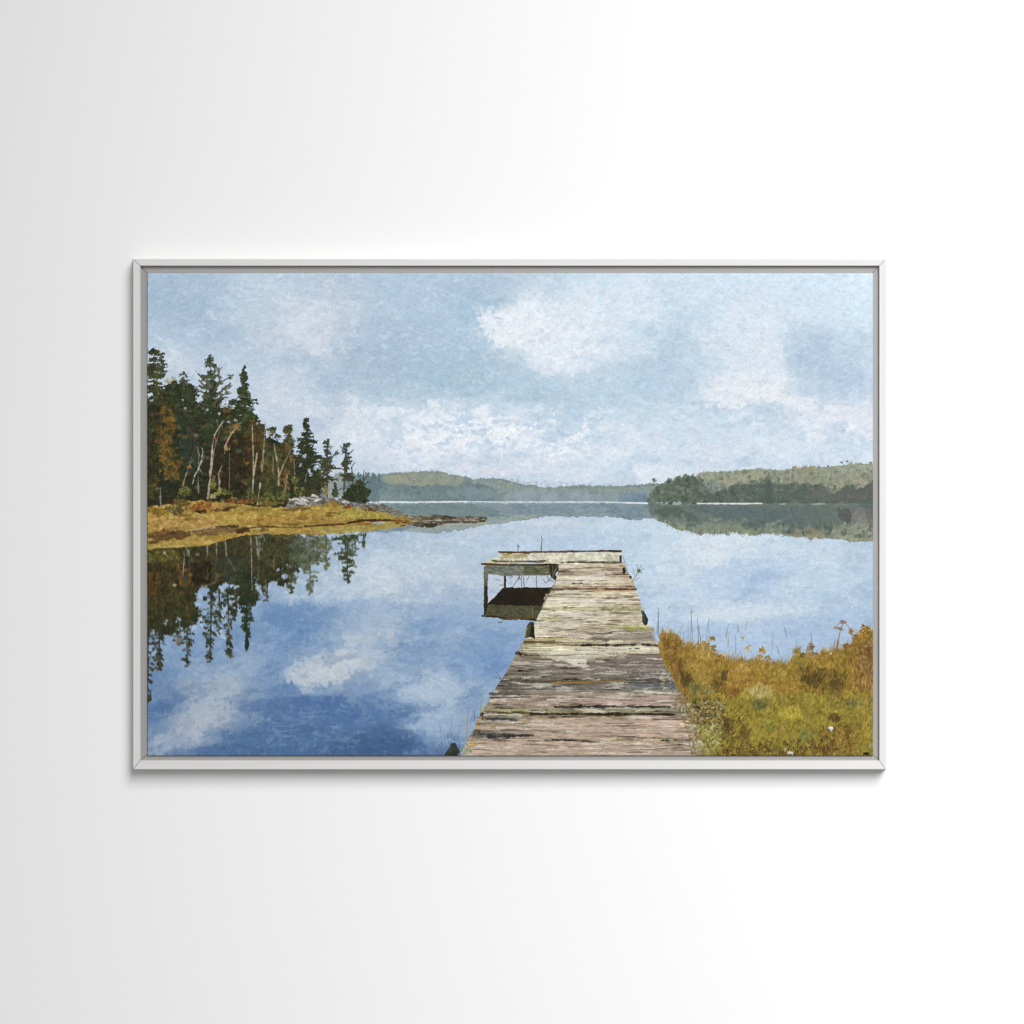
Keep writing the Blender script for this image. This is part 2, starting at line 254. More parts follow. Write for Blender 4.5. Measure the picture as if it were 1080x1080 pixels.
    for a in [(310, 655, 34, 18, 12, '#6f8fba', .75), (295, 660, 22, 22, 0, '#708fb9', .6), (340, 650, 18, 10, 0, '#7d99bf', .5), (372, 655, 9, 10, -20, '#7b96bb', .55), (283, 690, 16, 26, 0, '#7693bc', .5), (280, 715, 22, 10, 0, '#7b96bb', .5), (178, 742, 22, 9, -30, '#5572a0', .7),
              (320, 745, 60, 10, 0, '#5372a1', .7), (360, 752, 44, 12, 0, '#4f6fa3', .7), (300, 775, 60, 12, 0, '#4e6d9a', .7), (390, 788, 44, 10, 0, '#3f5b87', .8), (330, 740, 20, 6, 0, '#4c6da3', .7), (420, 750, 22, 10, 0, '#4f6ea0', .5), (240, 793, 60, 6, 0, '#4a6895', .7), (410, 775, 26, 8, 0, '#46648f', .6),
              (410, 640, 44, 7, 0, '#8ca5c5', .6), (455, 660, 26, 9, 0, '#809cc2', .55), (440, 690, 26, 13, 0, '#7593bc', .6), (470, 645, 26, 8, 0, '#93abc9', .5), (500, 690, 22, 12, 0, '#7b98c1', .5), (520, 670, 20, 8, 0, '#819dc6', .5), (405, 745, 14, 12, 30, '#5674a6', .5), (500, 740, 14, 14, 0, '#7391bb', .5), (425, 784, 22, 12, 0, '#415f8b', .55), (196, 700, 22, 10, 0, '#85a0c1', .4), (520, 700, 14, 14, 0, '#6f90bf', .5),
              (805, 612, 24, 9, -30, '#a9bddb', .7), (735, 605, 28, 7, 0, '#b3c6df', .6), (820, 655, 26, 7, 0, '#abbfdc', .6), (900, 630, 20, 10, 0, '#b0c3dc', .6), (715, 640, 16, 6, 0, '#a5bbd8', .6), (690, 622, 12, 10, 0, '#a9bfda', .5), (850, 668, 40, 8, 0, '#a9bfdc', .5), (760, 665, 40, 8, 0, '#a7bedd', .5), (535, 572, 40, 4, 0, '#b3c6de', .5), (600, 570, 40, 5, 0, '#b5c9e0', .5), (905, 590, 18, 12, 0, '#b6c6db', .5)]:
        B(a[0], a[1], a[2], a[3], a[5], a[6], a[4], .3, .5, 1)
    lw = np.clip((Y-590)/60, 0, 1)*np.clip((560-X)/60, 0, 1)
    f1 = p.fbm(X+Y*.5+4*p.M[3], Y-X*.2+2*p.N[3], 44, 14, 5, 81, .7); f2 = p.fbm(X-Y*.4+4*p.N[3], Y+X*.25+2*p.M[3], 40, 13, 5, 86, .7)
    p.mix(full, (np.clip((f1-.22)*4, 0, 1)*lw*.26).astype(np.float32), hx('#a3b7cf'))
    p.mix(full, (np.clip((f2-.15)*4, 0, 1)*lw*np.clip((Y-600)/120, .25, 1)*.32).astype(np.float32), hx('#4f6f9c'))
    for a in [(735, 590, 50, 20, '#d8e1ea', .55, -15), (790, 645, 70, 10, '#d3dde8', .6, -4), (700, 640, 24, 14, '#ccd9e7', .5, 0), (870, 610, 44, 14, '#cbd9e8', .5, -8), (840, 585, 40, 9, '#d0dce9', .5, 0), (430, 600, 60, 16, '#c6d0dd', .5, 0), (450, 725, 40, 20, '#b3c1d4', .5, -10), (470, 765, 30, 14, '#9fb3cd', .5, 0), (400, 650, 40, 12, '#afbed1', .4, -20), (260, 700, 40, 12, '#a3b2c6', .4, -10)]:
        B(a[0], a[1], a[2], a[3], a[4], a[5], a[6], .7, .8, 1)
    # wind streaks low left
    for a in [(292, 772, 318, 769), (288, 766, 300, 766), (300, 777, 312, 776), (322, 752, 346, 750), (318, 757, 340, 755), (276, 782, 278, 775), (300, 766, 322, 763), (370, 778, 380, 772)]:
        p.line([(a[0], a[1]), (a[2], a[3])], 1.1, '#7f97b8', .6)
    # broken dry-brush mottle over sky and water
    mot = .8*p.fbm(X, Y, 5, 3.5, 3, 21, .9)+.7*p.fbm(X+Y*.6, Y-X*.3, 12, 3, 3, 25, .8)+.7*p.fbm(X*.8-Y*.7, Y+X*.5, 9, 2.5, 3, 28, .8)
    p.img *= (1+.032*mot)[..., None]
    for k_, c_, t_, a_ in [(61, '#e4e8ee', .42, .30), (64, '#9fb7cc', .45, .22), (67, '#dcdce4', .5, .22)]:     # dry brush dabs
        f_ = p.fbm(X+2*p.N[3], Y+2*p.M[3], 11, 6, 4, k_, .85); m_ = np.clip((f_-t_)*5, 0, 1)*a_
        if k_ == 64: m_ = m_*np.clip(1.3-(Y > 530)*.3, 0, 1)
        else: m_ = m_*np.where(Y > 640, .35, 1)
        p.mix(full, m_.astype(np.float32), hx(c_))
    L = p.img @ np.array([.3, .59, .11], np.float32)
    sa = np.where(Y > 530, np.interp(Y, [530, 600, 700], [.97, .93, .9]), 1.0).astype(np.float32)[..., None]
    p.img = L[..., None]+(p.img-L[..., None])*sa
    tw = np.clip((Y-535)/60, 0, 1)[..., None]*np.array([-.022, .002, .006], np.float32)
    p.img = p.img*(1+tw)
    ts = np.clip((530-Y)/10, 0, 1)[..., None]; p.img = p.img*(1+ts*np.array([.016, .018, .020], np.float32))
    p.img = kuwahara(p.img.astype(np.float32), 2)
    gr = p.fbm(X, Y, 16, 10, 4, 31, .7); q1 = np.round(gr*4)/4
    p.img += (q1*.012)[..., None]*np.array([1., .8, .55], np.float32)
    # mirror-flat water has a faint horizontal drag
    hs = p.fbm(X, Y, 22, 1.2, 2, 41)*(Y > 535)
    p.img *= (1+.014*hs)[..., None]
    # ============ far hills
    hill = [(380, 503), (388, 502), (398, 502), (406, 500), (415, 498.5), (430, 498), (445, 497), (452, 496.5), (462, 496.5), (470, 498.5), (480, 501), (490, 502.5), (500, 505.5), (510, 504.5), (520, 504.5), (528, 505), (536, 506.5), (545, 509), (553, 511), (562, 511.5), (575, 513.5), (587, 513.5), (600, 512), (620, 512), (640, 512.5), (655, 512), (672, 511), (695, 509.5)]
    low = [(695, 530), (380, 530)]
    p.fill(hill+low, ['#74868a', '#8b988f', '#7d8e8e', '#96a19a'], 14, 7, .9, k=50)
    p.fill([(403, 506), (412, 500), (440, 498.5), (455, 498), (470, 500), (485, 504), (496, 508), (480, 511), (460, 511), (440, 512), (420, 510)], ['#84907f', '#9fa187', '#979c85', '#88937f'], 6, 3, 2.4, .7, k=51)
    p.fill([(405, 503), (425, 500), (432, 508), (418, 511), (407, 508)], ['#a8a48a', '#9b9c84'], 4, 3, 2.2, .55, k=52)
    p.fill([(380, 506), (398, 503), (410, 511), (440, 512), (465, 511), (490, 513), (505, 510), (520, 515), (525, 530), (380, 530)], ['#5d7072', '#6c7f82', '#71868a', '#647978'], 8, 6, 1.5, .85, k=53)
    p.fill([(486, 510), (492, 505), (498, 510), (505, 518), (520, 516), (530, 524), (530, 530), (470, 530)], ['#647a80', '#73888f'], 8, 6, 1.5, .7, k=54)
    p.fill([(500, 508), (530, 507), (545, 511), (560, 514), (600, 515), (640, 515), (690, 513), (690, 521), (540, 520)], ['#8b9890', '#9aa597', '#8a9a9a', '#a3ac9e'], 7, 4, 1.8, .6, k=55)
    p.fill([(545, 516), (575, 518), (600, 516), (640, 518), (665, 517), (690, 520), (690, 530), (535, 530)], ['#788b90', '#8496a0', '#8a9a9f'], 9, 5, 1.8, .7, k=56)
    p.fill([(655, 521), (662, 518.5), (672, 519), (680, 521), (684, 525), (684, 530), (650, 530), (652, 525)], ['#687f92', '#748a9b'], 7, 5, .8, .9, k=57)
    for x in np.arange(384, 690, 2.2):                       # tree-top fringe
        y = np.interp(x, [a[0] for a in hill], [a[1] for a in hill])
        if R.rand() < .6: p.line([(x, y+2.5), (x+R.normal(0, .3), y-R.uniform(0, 1.8))], 1.3, p.pick(['#6d8082', '#7f8f86', '#8a967f', '#768a8f']), .7, .5)
    p.scatter([(384, 503), (500, 503), (680, 513), (680, 529), (384, 529)], 900, ['#62767a', '#8e9a8c', '#7b8d92', '#9aa399', '#5d7074'], 2.4, 1.1, 1.57, .8, .35)
    for (cx, cy) in [(570, 522), (600, 526), (400, 525), (540, 524), (500, 520), (640, 524)]: B(cx, cy, 24, 6, '#a5b2b8', .28, 0, .5, .5, 2)
    # hills mirrored
    mir = [(380, 530.5), (690, 530.5), (690, 546), (675, 548.5), (662, 548), (650, 546), (640, 544.5), (620, 544.5), (600, 545), (588, 543.5), (575, 545), (560, 547.5), (545, 550), (530, 552), (518, 553), (505, 555), (495, 558), (480, 560), (465, 561.5), (452, 562.5), (440, 561), (425, 561), (380, 562)]
    p.fill(mir, ['#6d8087', '#7e9097', '#8a9aa0', '#76898f'], 12, 4, 1.2, k=60)
    p.fill([(480, 546), (530, 545), (560, 543), (575, 544), (545, 549), (520, 553), (495, 557), (450, 562), (425, 560), (440, 555)], ['#8f9c98', '#9ca8a4', '#a6ae9c'], 8, 3, 1.2, .75, k=61)
    p.fill([(535, 532), (560, 536), (600, 534), (640, 535), (660, 534), (680, 536), (688, 541), (660, 542), (600, 540), (550, 542)], ['#6b8089', '#7c909c', '#8296a3'], 10, 4, 1.4, .7, k=62)
    p.fill([(415, 532), (500, 531), (530, 540), (520, 546), (470, 544), (425, 542)], ['#687b7d', '#748788', '#6a7e7c'], 10, 4, 1.2, .75, k=63)
    p.fill([(600, 533), (620, 535), (640, 533), (640, 543), (610, 543)], ['#94a5ad', '#a1afb5'], 8, 4, 1.2, .4, k=64)
    p.scatter([(390, 532), (686, 532), (686, 545), (560, 545), (450, 560), (390, 545)], 700, ['#64787e', '#8c9a9a', '#7f9199', '#97a4a6', '#5f7379'], 3.5, .9, 0, .3, .35)
    p.line([(389, 529), (430, 529.3), (480, 529), (560, 529.3), (640, 529.4), (684, 530.6)], 1.2, '#cfdae2', .95, 1.3, rough=.5)
    p.line([(450, 529.6), (492, 528.8)], 1.4, '#e8e6e0', .8); p.line([(389, 529.3), (440, 529.8)], 1.6, '#dce6ee', .8)
    p.line([(660, 530.3), (689, 530.7)], 1.5, '#e2e8ee', .95)
    # ============ right shore
    back = [(732, 512), (733, 503), (735, 500), (738, 498), (748, 497.3), (760, 497.5), (770, 496.8), (780, 496), (792, 494.8), (803, 494.2), (812, 495), (822, 496.5), (834, 494.5), (838, 492.5), (843, 493), (849, 492), (856, 491.5), (862, 493), (872, 492.5), (884, 491), (897, 489.3), (908, 489), (928, 487.5), (928, 531), (732, 531)]
    p.fill(back, ['#87937f', '#99a08b', '#a3a58f', '#8f9a86'], 9, 5, .7, k=70, con=1.4)
    p.fill([(757, 503), (770, 501), (800, 498), (812, 499), (806, 506), (790, 510), (775, 513), (765, 510)], ['#a3a286', '#aeaa8e'], 8, 4, 1.5, .75, k=71)
    p.fill([(838, 494), (850, 492), (870, 499), (880, 510), (865, 511), (842, 511), (838, 503)], ['#98997c', '#8d9078', '#a59a75'], 6, 4, 1.2, .75, k=72)
    p.fill([(872, 503), (900, 500), (928, 498), (928, 512), (900, 514), (880, 517)], ['#959478', '#a4a184', '#8c8b76'], 8, 6, 1.8, .7, k=73)
    p.fill([(860, 495), (885, 493), (928, 490), (928, 496), (880, 500)], ['#a3ab93', '#adb29a'], 10, 3, 1, .6, k=78)
    p.fill([(745, 506), (758, 508), (766, 511), (757, 515), (744, 521), (738, 510)], ['#7d8e8c', '#86948f'], 6, 4, 1, .8, k=74)
    p.fill([(740, 531), (742, 524), (747, 520), (754, 517), (765, 515), (776, 511), (790, 509), (803, 506), (812, 507), (820, 511), (835, 511), (855, 510.5), (868, 511), (873, 516), (880, 520), (887, 516), (893, 513), (899, 514), (905, 517), (909, 514), (914, 516), (917, 510), (928, 507), (928, 532), (740, 532)],
           ['#46534e', '#5f6b64', '#525f58', '#70756c'], 8, 5, 2.4, k=75, con=1.3)
    p.fill([(883, 519), (892, 513), (900, 516), (905, 520), (912, 514), (917, 509), (928, 508), (928, 527), (890, 529), (880, 525)], ['#585a59', '#6a6865', '#5e5e5e'], 6, 5, 1.4, .8, k=76)
    p.fill([(850, 513), (870, 512), (878, 522), (868, 530), (850, 528)], ['#6b6a63', '#77736a'], 7, 4, 1.4, .5, k=79)
    p.fill([(808, 531), (808, 502), (811, 497), (814, 503), (816, 531)], ['#4d5b50', '#56645a'], 5, 5, 1, .85, k=77)
    p.fill([(683.5, 531), (683, 525), (686, 520), (690, 516), (695, 512.5), (700, 509.5), (705, 507), (709, 509), (713, 504), (718, 501.5), (724, 500.3), (731, 501.5), (736, 505), (741, 509), (744, 517), (742, 524), (744, 531)],
           ['#46544b', '#59675d', '#6a7564', '#52605a'], 6, 5, 2.6, k=80, con=1.3)
    for x in np.arange(686, 745, 1.9):
        y = np.interp(x, [685, 695, 705, 713, 724, 736, 744], [521, 513, 508, 504, 501, 505, 512])
        p.line([(x, y+3), (x+R.normal(0, .5), y-R.uniform(.2, 3.0))], 1.9, p.pick(['#4a594c', '#5f6d5c', '#6b7862', '#7d866c']), .85, .5)
    for x in np.arange(742, 921, 2.4):
        y = np.interp(x, [745, 765, 803, 835, 868, 885, 895, 905, 921], [521, 515.5, 507, 511, 511, 517, 513, 517, 508])
        p.line([(x, y+3), (x+R.normal(0, .5), y-R.uniform(0, 3.2))], 1.9, p.pick(['#505c56', '#616b62', '#5d6462']), .75, .6)
        y = np.interp(x, [a[0] for a in back[:23]], [a[1] for a in back[:23]])
        if R.rand() < .6: p.line([(x, y+2), (x+R.normal(0, .4), y-R.uniform(.3, 2.0))], 1.6, p.pick(['#8b947c', '#a3a07c', '#95a088']), .8, .7)
    for x, y0, y1, w, c in [(836.5, 493, 508, 3.6, '#68746c'), (877, 499, 512, 2.6, '#7c837a'), (884.5, 501, 511, 1.8, '#80867b'), (828, 497, 507, 4, '#7a8674'), (821, 500, 510, 4, '#717d6d'), (811, 498, 526, 2.4, '#4a584c'), (750, 506, 514, 2.6, '#66756c'), (738, 501, 514, 3, '#566458')]:
        p.line([(x, y0), (x, y1)], w*.4, c, .8, w)
    p.line([(812, 514), (812, 521)], 1.6, '#6b5a3a', .8)
    for _ in range(90):
        x = R.uniform(740, 921); y = R.uniform(497, 522); t_ = p.pick(['#75806e', '#8a917c', '#606d62', '#a3a38a', '#535f58'] if y < 510 else ['#4a5751', '#6b756c', '#5a6660', '#7a7d73'])
        w_ = R.uniform(2, 5); p.clump(x, y, w_*.6, w_*.55, int(5*w_), [t_], 1.5, .3)
    for _ in range(60):
        x = R.uniform(687, 742); y = R.uniform(506, 528); w_ = R.uniform(2, 4.5); p.clump(x, y, w_*.7, w_*.6, int(5*w_), [p.pick(['#46544a', '#6c7a66', '#59675a', '#7a846c'])], 1.5, .35)
    for x, y in [(888, 488), (894, 486.5), (898, 488), (908, 489), (864, 492), (874, 491.5), (919, 488)]: p.clump(x, y, 1.8, 1.2, 5, ['#5f6b64', '#75806f'], 1.1)
    for x in (838, 851, 859): p.clump(x, 492, 2, 1.8, 6, ['#a89a66', '#9c9468'], 1.2)
    p.scatter([(686, 516), (725, 503), (745, 514), (800, 510), (860, 513), (920, 514), (920, 529), (686, 529)], 1100, ['#46534c', '#6c776c', '#616d64', '#4e5a56', '#747a6d'], 2.2, 1, 1.57, .9, .4)
    p.scatter([(740, 500), (805, 496), (870, 494), (920, 490), (920, 510), (880, 512), (840, 508), (750, 512)], 900, ['#7f8974', '#abac94', '#98a088', '#948f76', '#8b9684', '#727e70'], 2.6, 1.3, .6, .9, .45)
    rmir = [(683.5, 531), (684, 539), (689, 546), (695, 549), (702, 552), (709, 555.5), (716, 559), (722, 558.5), (730, 561), (736, 563), (745, 562), (753, 563.5), (762, 563), (775, 562), (788, 562.5), (800, 564), (812, 562.5), (822, 563), (832, 564), (838, 566.5), (848, 566), (855, 569.5), (860, 566.5), (868, 567.5), (877, 567.5), (888, 570), (900, 571), (912, 571.5), (928, 570), (928, 530.5)]
    p.fill(rmir, ['#5a6869', '#66746f', '#6e7a70', '#606e6c'], 14, 5, 1.3, k=81)
    p.fill([(712, 548), (730, 549), (745, 552), (760, 549), (790, 553), (815, 556), (832, 560), (840, 566), (800, 563), (770, 563), (736, 562), (718, 557)], ['#6c786c', '#838d7a', '#8f9783', '#627066'], 5, 4, 3.2, .75, k=82)
    p.fill([(836, 559), (845, 558), (860, 557), (873, 555), (876, 566), (860, 567), (855, 569), (846, 565), (838, 566)], ['#8f8c70', '#9c8c68', '#969179'], 4, 4, 2.4, .7, k=83)
    p.fill([(879, 556), (900, 552), (906, 549), (928, 549), (928, 571), (900, 570), (878, 567)], ['#92957c', '#a2a48b', '#828974'], 6, 4, 2.4, .85, k=84)
    p.fill([(898, 540), (906, 536), (918, 537), (919, 546), (914, 551), (900, 551), (895, 546)], ['#7e7a76', '#8a8680'], 8, 4, 1.4, .85, k=85)
    p.fill([(883, 536), (896, 537), (899, 545), (895, 553), (889, 549), (884, 543)], ['#4f5253', '#5a5a59'], 8, 4, 1.4, .85, k=86)
    p.fill([(910, 532), (928, 532), (928, 556), (917, 556), (914, 545)], ['#5c5f60', '#6b6b69'], 8, 4, 1.2, .7, k=87)
    p.fill([(700, 534), (715, 536), (730, 540), (737, 548), (727, 551), (712, 546), (700, 545), (690, 540)], ['#4e5c51', '#566359'], 8, 4, 1.6, .75, k=88)
    p.fill([(745, 536), (790, 534), (835, 538), (840, 552), (800, 556), (760, 550)], ['#55656a', '#5e6c6e', '#65767c'], 12, 5, 2, .7, k=89)
    p.fill([(835, 533), (880, 534), (878, 553), (850, 556), (838, 548)], ['#5b6967', '#66726c', '#616e6c'], 12, 5, 2, .6, k=90)
    for x, y0, y1, w, c in [(876, 563, 552, 4, '#5f6862'), (883, 562, 552, 3, '#6d756a'), (836, 562, 552, 5, '#5b6863'), (826, 560, 553, 3, '#4f5b55'), (830, 562, 556, 1.5, '#c3bfae')]:
        p.line([(x, y0), (x, y1)], w*.6, c, .8, w)
    for x in np.arange(690, 920, 2):
        y = np.interp(x, [a[0] for a in rmir[:-1]], [a[1] for a in rmir[:-1]])
        c = ['#7d8975', '#6a776b', '#8f967e', '#98946f'] if x < 875 else ['#a3a488', '#989b80']
        p.line([(x, y-3), (x+R.normal(0, .4), y+R.uniform(0, 1.9) if x < 875 else y)], 1.7, p.pick(c), .8, .7)
    p.scatter([(690, 534), (920, 534), (920, 560), (860, 560), (720, 552)], 900, ['#4f5d5e', '#707c78', '#66736e', '#59676a', '#798378'], 3.2, .9, 0, .5, .35)
    for _ in range(110):
        x = R.uniform(700, 921); yb_ = np.interp(x, [700, 733, 800, 860, 921], [552, 561, 563, 567, 570]); y = R.uniform(yb_-15, yb_-3); w_ = R.uniform(2, 6)
        p.clump(x, y, w_*.8, w_*.35, int(4*w_), [p.pick(['#5c6a66', '#6d7a6e', '#7f8976', '#525f5e', '#8c937c'])], 1.7, .3, 1.4)
    for a in [(736, 531, 804, 531, 1.5, '#e2e4e4', .95), (697, 531.5, 703, 531.5, .9, '#c9d0d0', .6), (710, 531.6, 718, 531.3, .9, '#ccd2d2', .7), (724, 531.8, 728, 531.8, .8, '#b6bfbd', .5), (823, 531.5, 828, 531.4, 1, '#d4d4cc', .8), (856, 531.6, 871, 531.2, 1.1, '#bcbab2', .75), (842, 533, 846, 533, .8, '#b0b5b0', .5), (880, 532.5, 905, 531.5, 2, '#7c8684', .5)]:
        p.line([(a[0], a[1]), (a[2], a[3])], a[4], a[5], a[6], rough=.4)
    # ============ tree reflections on the left
    DG = ['#262b1c', '#30351f', '#2b3322', '#38391f', '#33301c', '#3a3222']
    p.fill([(150, 572), (200, 570), (240, 562), (280, 560), (310, 561), (322, 580), (316, 600), (308, 612), (296, 612), (285, 613), (276, 622), (270, 640), (256, 640), (240, 625), (226, 622), (214, 618), (206, 628), (212, 645), (204, 662), (190, 668), (172, 668), (150, 672)],
           ['#1f2118', '#33301a', '#2a311f', '#3c3620', '#2c2c1b'], 12, 9, 4, k=100, nk=2)
    p.fill([(228, 586), (250, 575), (266, 590), (262, 612), (250, 628), (238, 612), (230, 600)], ['#323a33', '#3a443c', '#29312a'], 9, 9, 2.5, .9, k=101)
    p.fill([(205, 568), (240, 564), (262, 565), (262, 585), (236, 590), (214, 590)], ['#3e3526', '#473d2c', '#352e22'], 9, 9, 2.5, .8, k=102)
    p.fill([(262, 563), (300, 562), (318, 563), (314, 590), (300, 606), (286, 600), (270, 632), (262, 630), (262, 590)], ['#2d3824', '#39402a', '#4b4a2c', '#55512f'], 7, 7, 2.5, .85, k=103)
    p.fill([(282, 564), (297, 564), (300, 582), (288, 600), (280, 590)], ['#5d5436', '#4d4a30', '#44442c'], 6, 6, 2.5, .6, k=104)
    p.fill([(150, 595), (175, 590), (200, 600), (200, 625), (170, 640), (150, 640)], ['#2b2414', '#3d2f18', '#2f2716', '#272314'], 5, 5, 3.5, .7, k=105)
    p.fill([(190, 592), (202, 592), (203, 608), (193, 612)], ['#6e4d1e', '#5a4320', '#3a3324'], 4, 4, 1.5, .8, k=106)
    p.fill([(150, 576), (200, 576), (210, 590), (180, 596), (150, 592)], ['#4a4520', '#3b3a1e', '#5a5527'], 5, 5, 2, .75, k=107)
    p.fill([(268, 566), (278, 563), (281, 575), (276, 582), (268, 578)], ['#6f7b77', '#818c86'], 4, 4, 1.5, .6, k=108)
    p.fill([(300, 566), (322, 565), (330, 580), (326, 600), (312, 598), (303, 588)], ['#454c38', '#5c6452', '#3f462f', '#76807a'], 5, 4, 3, .85, k=109)
    p.fill([(322, 563), (345, 564), (350, 575), (338, 590), (326, 592)], ['#5a634c', '#7f8b86', '#49523a', '#95a7ad'], 4, 3, 3, .85, k=110)
    p.scatter([(150, 575), (240, 568), (310, 566), (305, 600), (272, 622), (210, 620), (200, 655), (150, 665)], 3200, DG+['#4a4223', '#54451f', '#3f4a2c', '#574521', '#1c1d14'], 2.6, 1.6, 1.2, .9, .6)
    p.scatter([(157, 595), (200, 590), (200, 630), (157, 640)], 200, ['#55401f', '#4a381b', '#5e4824', '#3d311a'], 2.2, 1.5, 1.3, .9, .6)
    p.scatter([(150, 582), (186, 580), (192, 592), (150, 594)], 130, ['#6b6228', '#7d7030', '#56501f', '#4a4a22'], 3, 1.8, .1, .6, .75)
    p.scatter([(183, 592), (200, 590), (204, 616), (190, 618)], 70, ['#7a5220', '#8a5f26', '#5e4520'], 2.4, 1.6, 1.4, .6, .75)
    p.fill([(194, 588), (199, 588), (199, 599), (194, 599)], '#262820', 3, 3, .6, .85); p.fill([(193, 607), (200, 607), (200, 613), (193, 613)], '#383a32', 3, 3, .6, .8)
    p.scatter([(150, 606), (168, 604), (170, 625), (150, 628)], 60, ['#7a4a1e', '#6b421c', '#4a3018'], 2.4, 1.8, 1, .9, .75)
    p.scatter([(200, 596), (222, 592), (222, 616), (204, 616)], 160, ['#241c12', '#2f2418', '#1f1a12', '#3a2c1c'], 3, 2, 1, 1, .75)
    p.scatter([(150, 632), (200, 622), (205, 645), (180, 660), (150, 660)], 240, ['#3c3a1c', '#4a451f', '#2a2616', '#33361f', '#54471f'], 3, 1.8, 1, .9, .7)
    p.line([(229, 588), (226, 600), (216, 610)], 2.6, '#5a4a38', .6, 1.2, rough=.8); p.line([(230, 606), (226, 615), (212, 618)], 2.6, '#6a5a44', .7, 1.4, rough=.8); p.line([(219, 600), (218.5, 612)], 1.3, '#5f4422', .7)
    for x_, y_ in [(216, 619), (184, 617), (174, 583), (198, 585), (208, 585)]: p.clump(x_, y_, 2, 1.2, 7, ['#8a8468', '#a39a7a', '#a8a890'], 1.3, .8)
    # sky gaps in the mirrored forest
    SK = ['#8fa8c6', '#a0b5cd', '#9db3cc', '#b2c3d4']
    for gx, gy, rx, ry, n in [(209, 628, 2.5, 3.5, 12), (208, 637, 3, 2, 10), (212, 655, 4, 4, 18), (213, 645, 5, 3, 14), (233, 622, 4, 5, 26), (240, 618, 6, 2, 14), (247, 630, 5, 5, 30), (230, 640, 4, 5, 22), (226, 630, 3, 2, 8), (241, 642, 8, 4, 40), (255, 645, 6, 5, 34), (236, 652, 8, 4, 26), (250, 620, 3, 2, 8),
                            (190, 664, 5, 3, 18), (174, 656, 3, 3, 9), (188, 655, 3, 3, 9), (163, 667, 4, 3, 10), (220, 664, 6, 5, 26), (232, 668, 6, 6, 28), (205, 662, 6, 3, 16), (268, 613, 3, 3, 12), (273, 620, 4, 4, 20), (295, 601, 3, 1.5, 8), (304, 598, 3, 2, 10), (301, 608, 5, 3, 14), (283, 618, 5, 4, 16), (310, 606, 5, 4, 16)]:
        p.clump(gx, gy, rx, ry, n, SK, 2.3, .9)
    RF = ['#2c3320', '#343824', '#3a3c24', '#262c1e', '#45422a']
    # hanging spires
    p.hang(156, 672, 742, 13, ['#2e2a1c', '#3a3322', '#3f3826', '#2a2c1c'], 46, -1)
    p.hang(168, 652, 706, 13, RF+['#453c28'], 40)
    p.hang(198, 655, 702, 9, RF, 30)
    p.hang(188, 655, 680, 10, RF, 18)
    p.hang(223, 625, 697, 12, RF, 46, -1)
    p.hang(240, 622, 694, 9, RF, 40, 3)
    p.hang(231, 622, 668, 8, RF, 20)
    p.hang(249, 622, 650, 8, RF, 16)
    p.conifer(260.5, 687, 604, 15, ['#222c1c', '#2c3622', '#26301f'], 1.1, .15, .3, 1.1, top=.07)
    p.fill([(259, 668), (262, 668), (263, 680), (261, 687), (259, 684)], '#262e20', 3, 3, .4)
    p.line([(260, 668), (259, 655)], 2, '#9db3cc', .0)
    p.hang(281, 600, 632, 6, RF, 14)
    p.hang(307, 592, 624, 9, ['#3f4128', '#4a4a2c', '#565231', '#35391f'], 24)
    p.hang(296, 598, 618, 7, RF, 14)
    p.conifer(327, 628, 570, 17, ['#4d553f', '#5f6750', '#3f472d', '#6d755f', '#565b3f'], 1.2, .3, -.1, .7, al=.85)
    p.conifer(335, 596, 566, 9, ['#4a5036', '#5a6048', '#3d452c'], .9, .45, .2, .6, al=.7)
    p.conifer(344, 602, 566, 9, ['#5d6043', '#525638', '#6d7256'], .9, .4, .3, .6, al=.85, trunk='#4d4f36', tw=2)
    p.conifer(366.5, 615, 566, 13, ['#343c26', '#3d452c', '#2f3724', '#4a4f34'], .9, .28, -.05, .5, top=.05, tw=1.6)
    p.fill([(353, 585), (362, 586), (370, 582), (372, 586), (367, 591), (361, 588)], '#3b4229', 3, 3, .8)
    p.fill([(357, 564), (382, 563), (380, 570), (374, 575), (370, 580), (364, 576), (360, 571)], ['#323c26', '#3f482e', '#7f8f96'], 3, 3, 1.8)
    p.conifer(383.5, 578, 563, 2.5, ['#4a5138', '#3f4630'], 1, .1, .1)
    p.clump(372, 574, 5, 6, 14, ['#a9bace', '#9fb2c8'], 1.6, .8); p.clump(369, 588, 2, 2, 5, SK, 1.5)
    # pale trunks in the mirror
    TR = '#b3aa96'
    for a in [((218.5, 575), (218.7, 587), 1.5), ((228.3, 573), (228.6, 586), 1.3), ((237.4, 569), (239, 586), 1.3), ((240, 588), (248, 602), .8), ((264.5, 566), (265.5, 590), 1.3), ((265.5, 590), (265.8, 622), 1.), ((270, 565), (272, 585), 1.3), ((274, 570), (272, 612), .8), ((194, 582), (195, 596), .8), ((289, 586), (288, 600), .9), ((235, 560), (250, 560), 0.0), ((196, 578), (199, 582), 2.5), ((194, 590), (193, 606), 1), ((280, 612), (281, 630), .8), ((274, 618), (273, 632), .8)]:
        if a[2]: p.line([a[0], a[1]], a[2], TR if a[2] > .9 else '#8a8670', .6, rough=.9)
    p.line([(197, 662), (198, 692)], 1.2, '#6a6350', .7); p.line([(238, 650), (243, 665)], 2.0, '#7e8490', .7)
    B(187, 676, 3, 6, '#a39c90', .5, 0, .3, .3, 3)
    # smooth the mirror a little (vertical drag)
    a = p.box(156, 570, 400, 745); im = p.img[a]; im[2:-2] = (im[:-4]+im[1:-3]+im[2:-2]*3+im[3:-1]+im[4:])/7
    # ============ left forest
    FD = ['#23281a', '#2d301c', '#262e20', '#332e1b', '#1f2318']
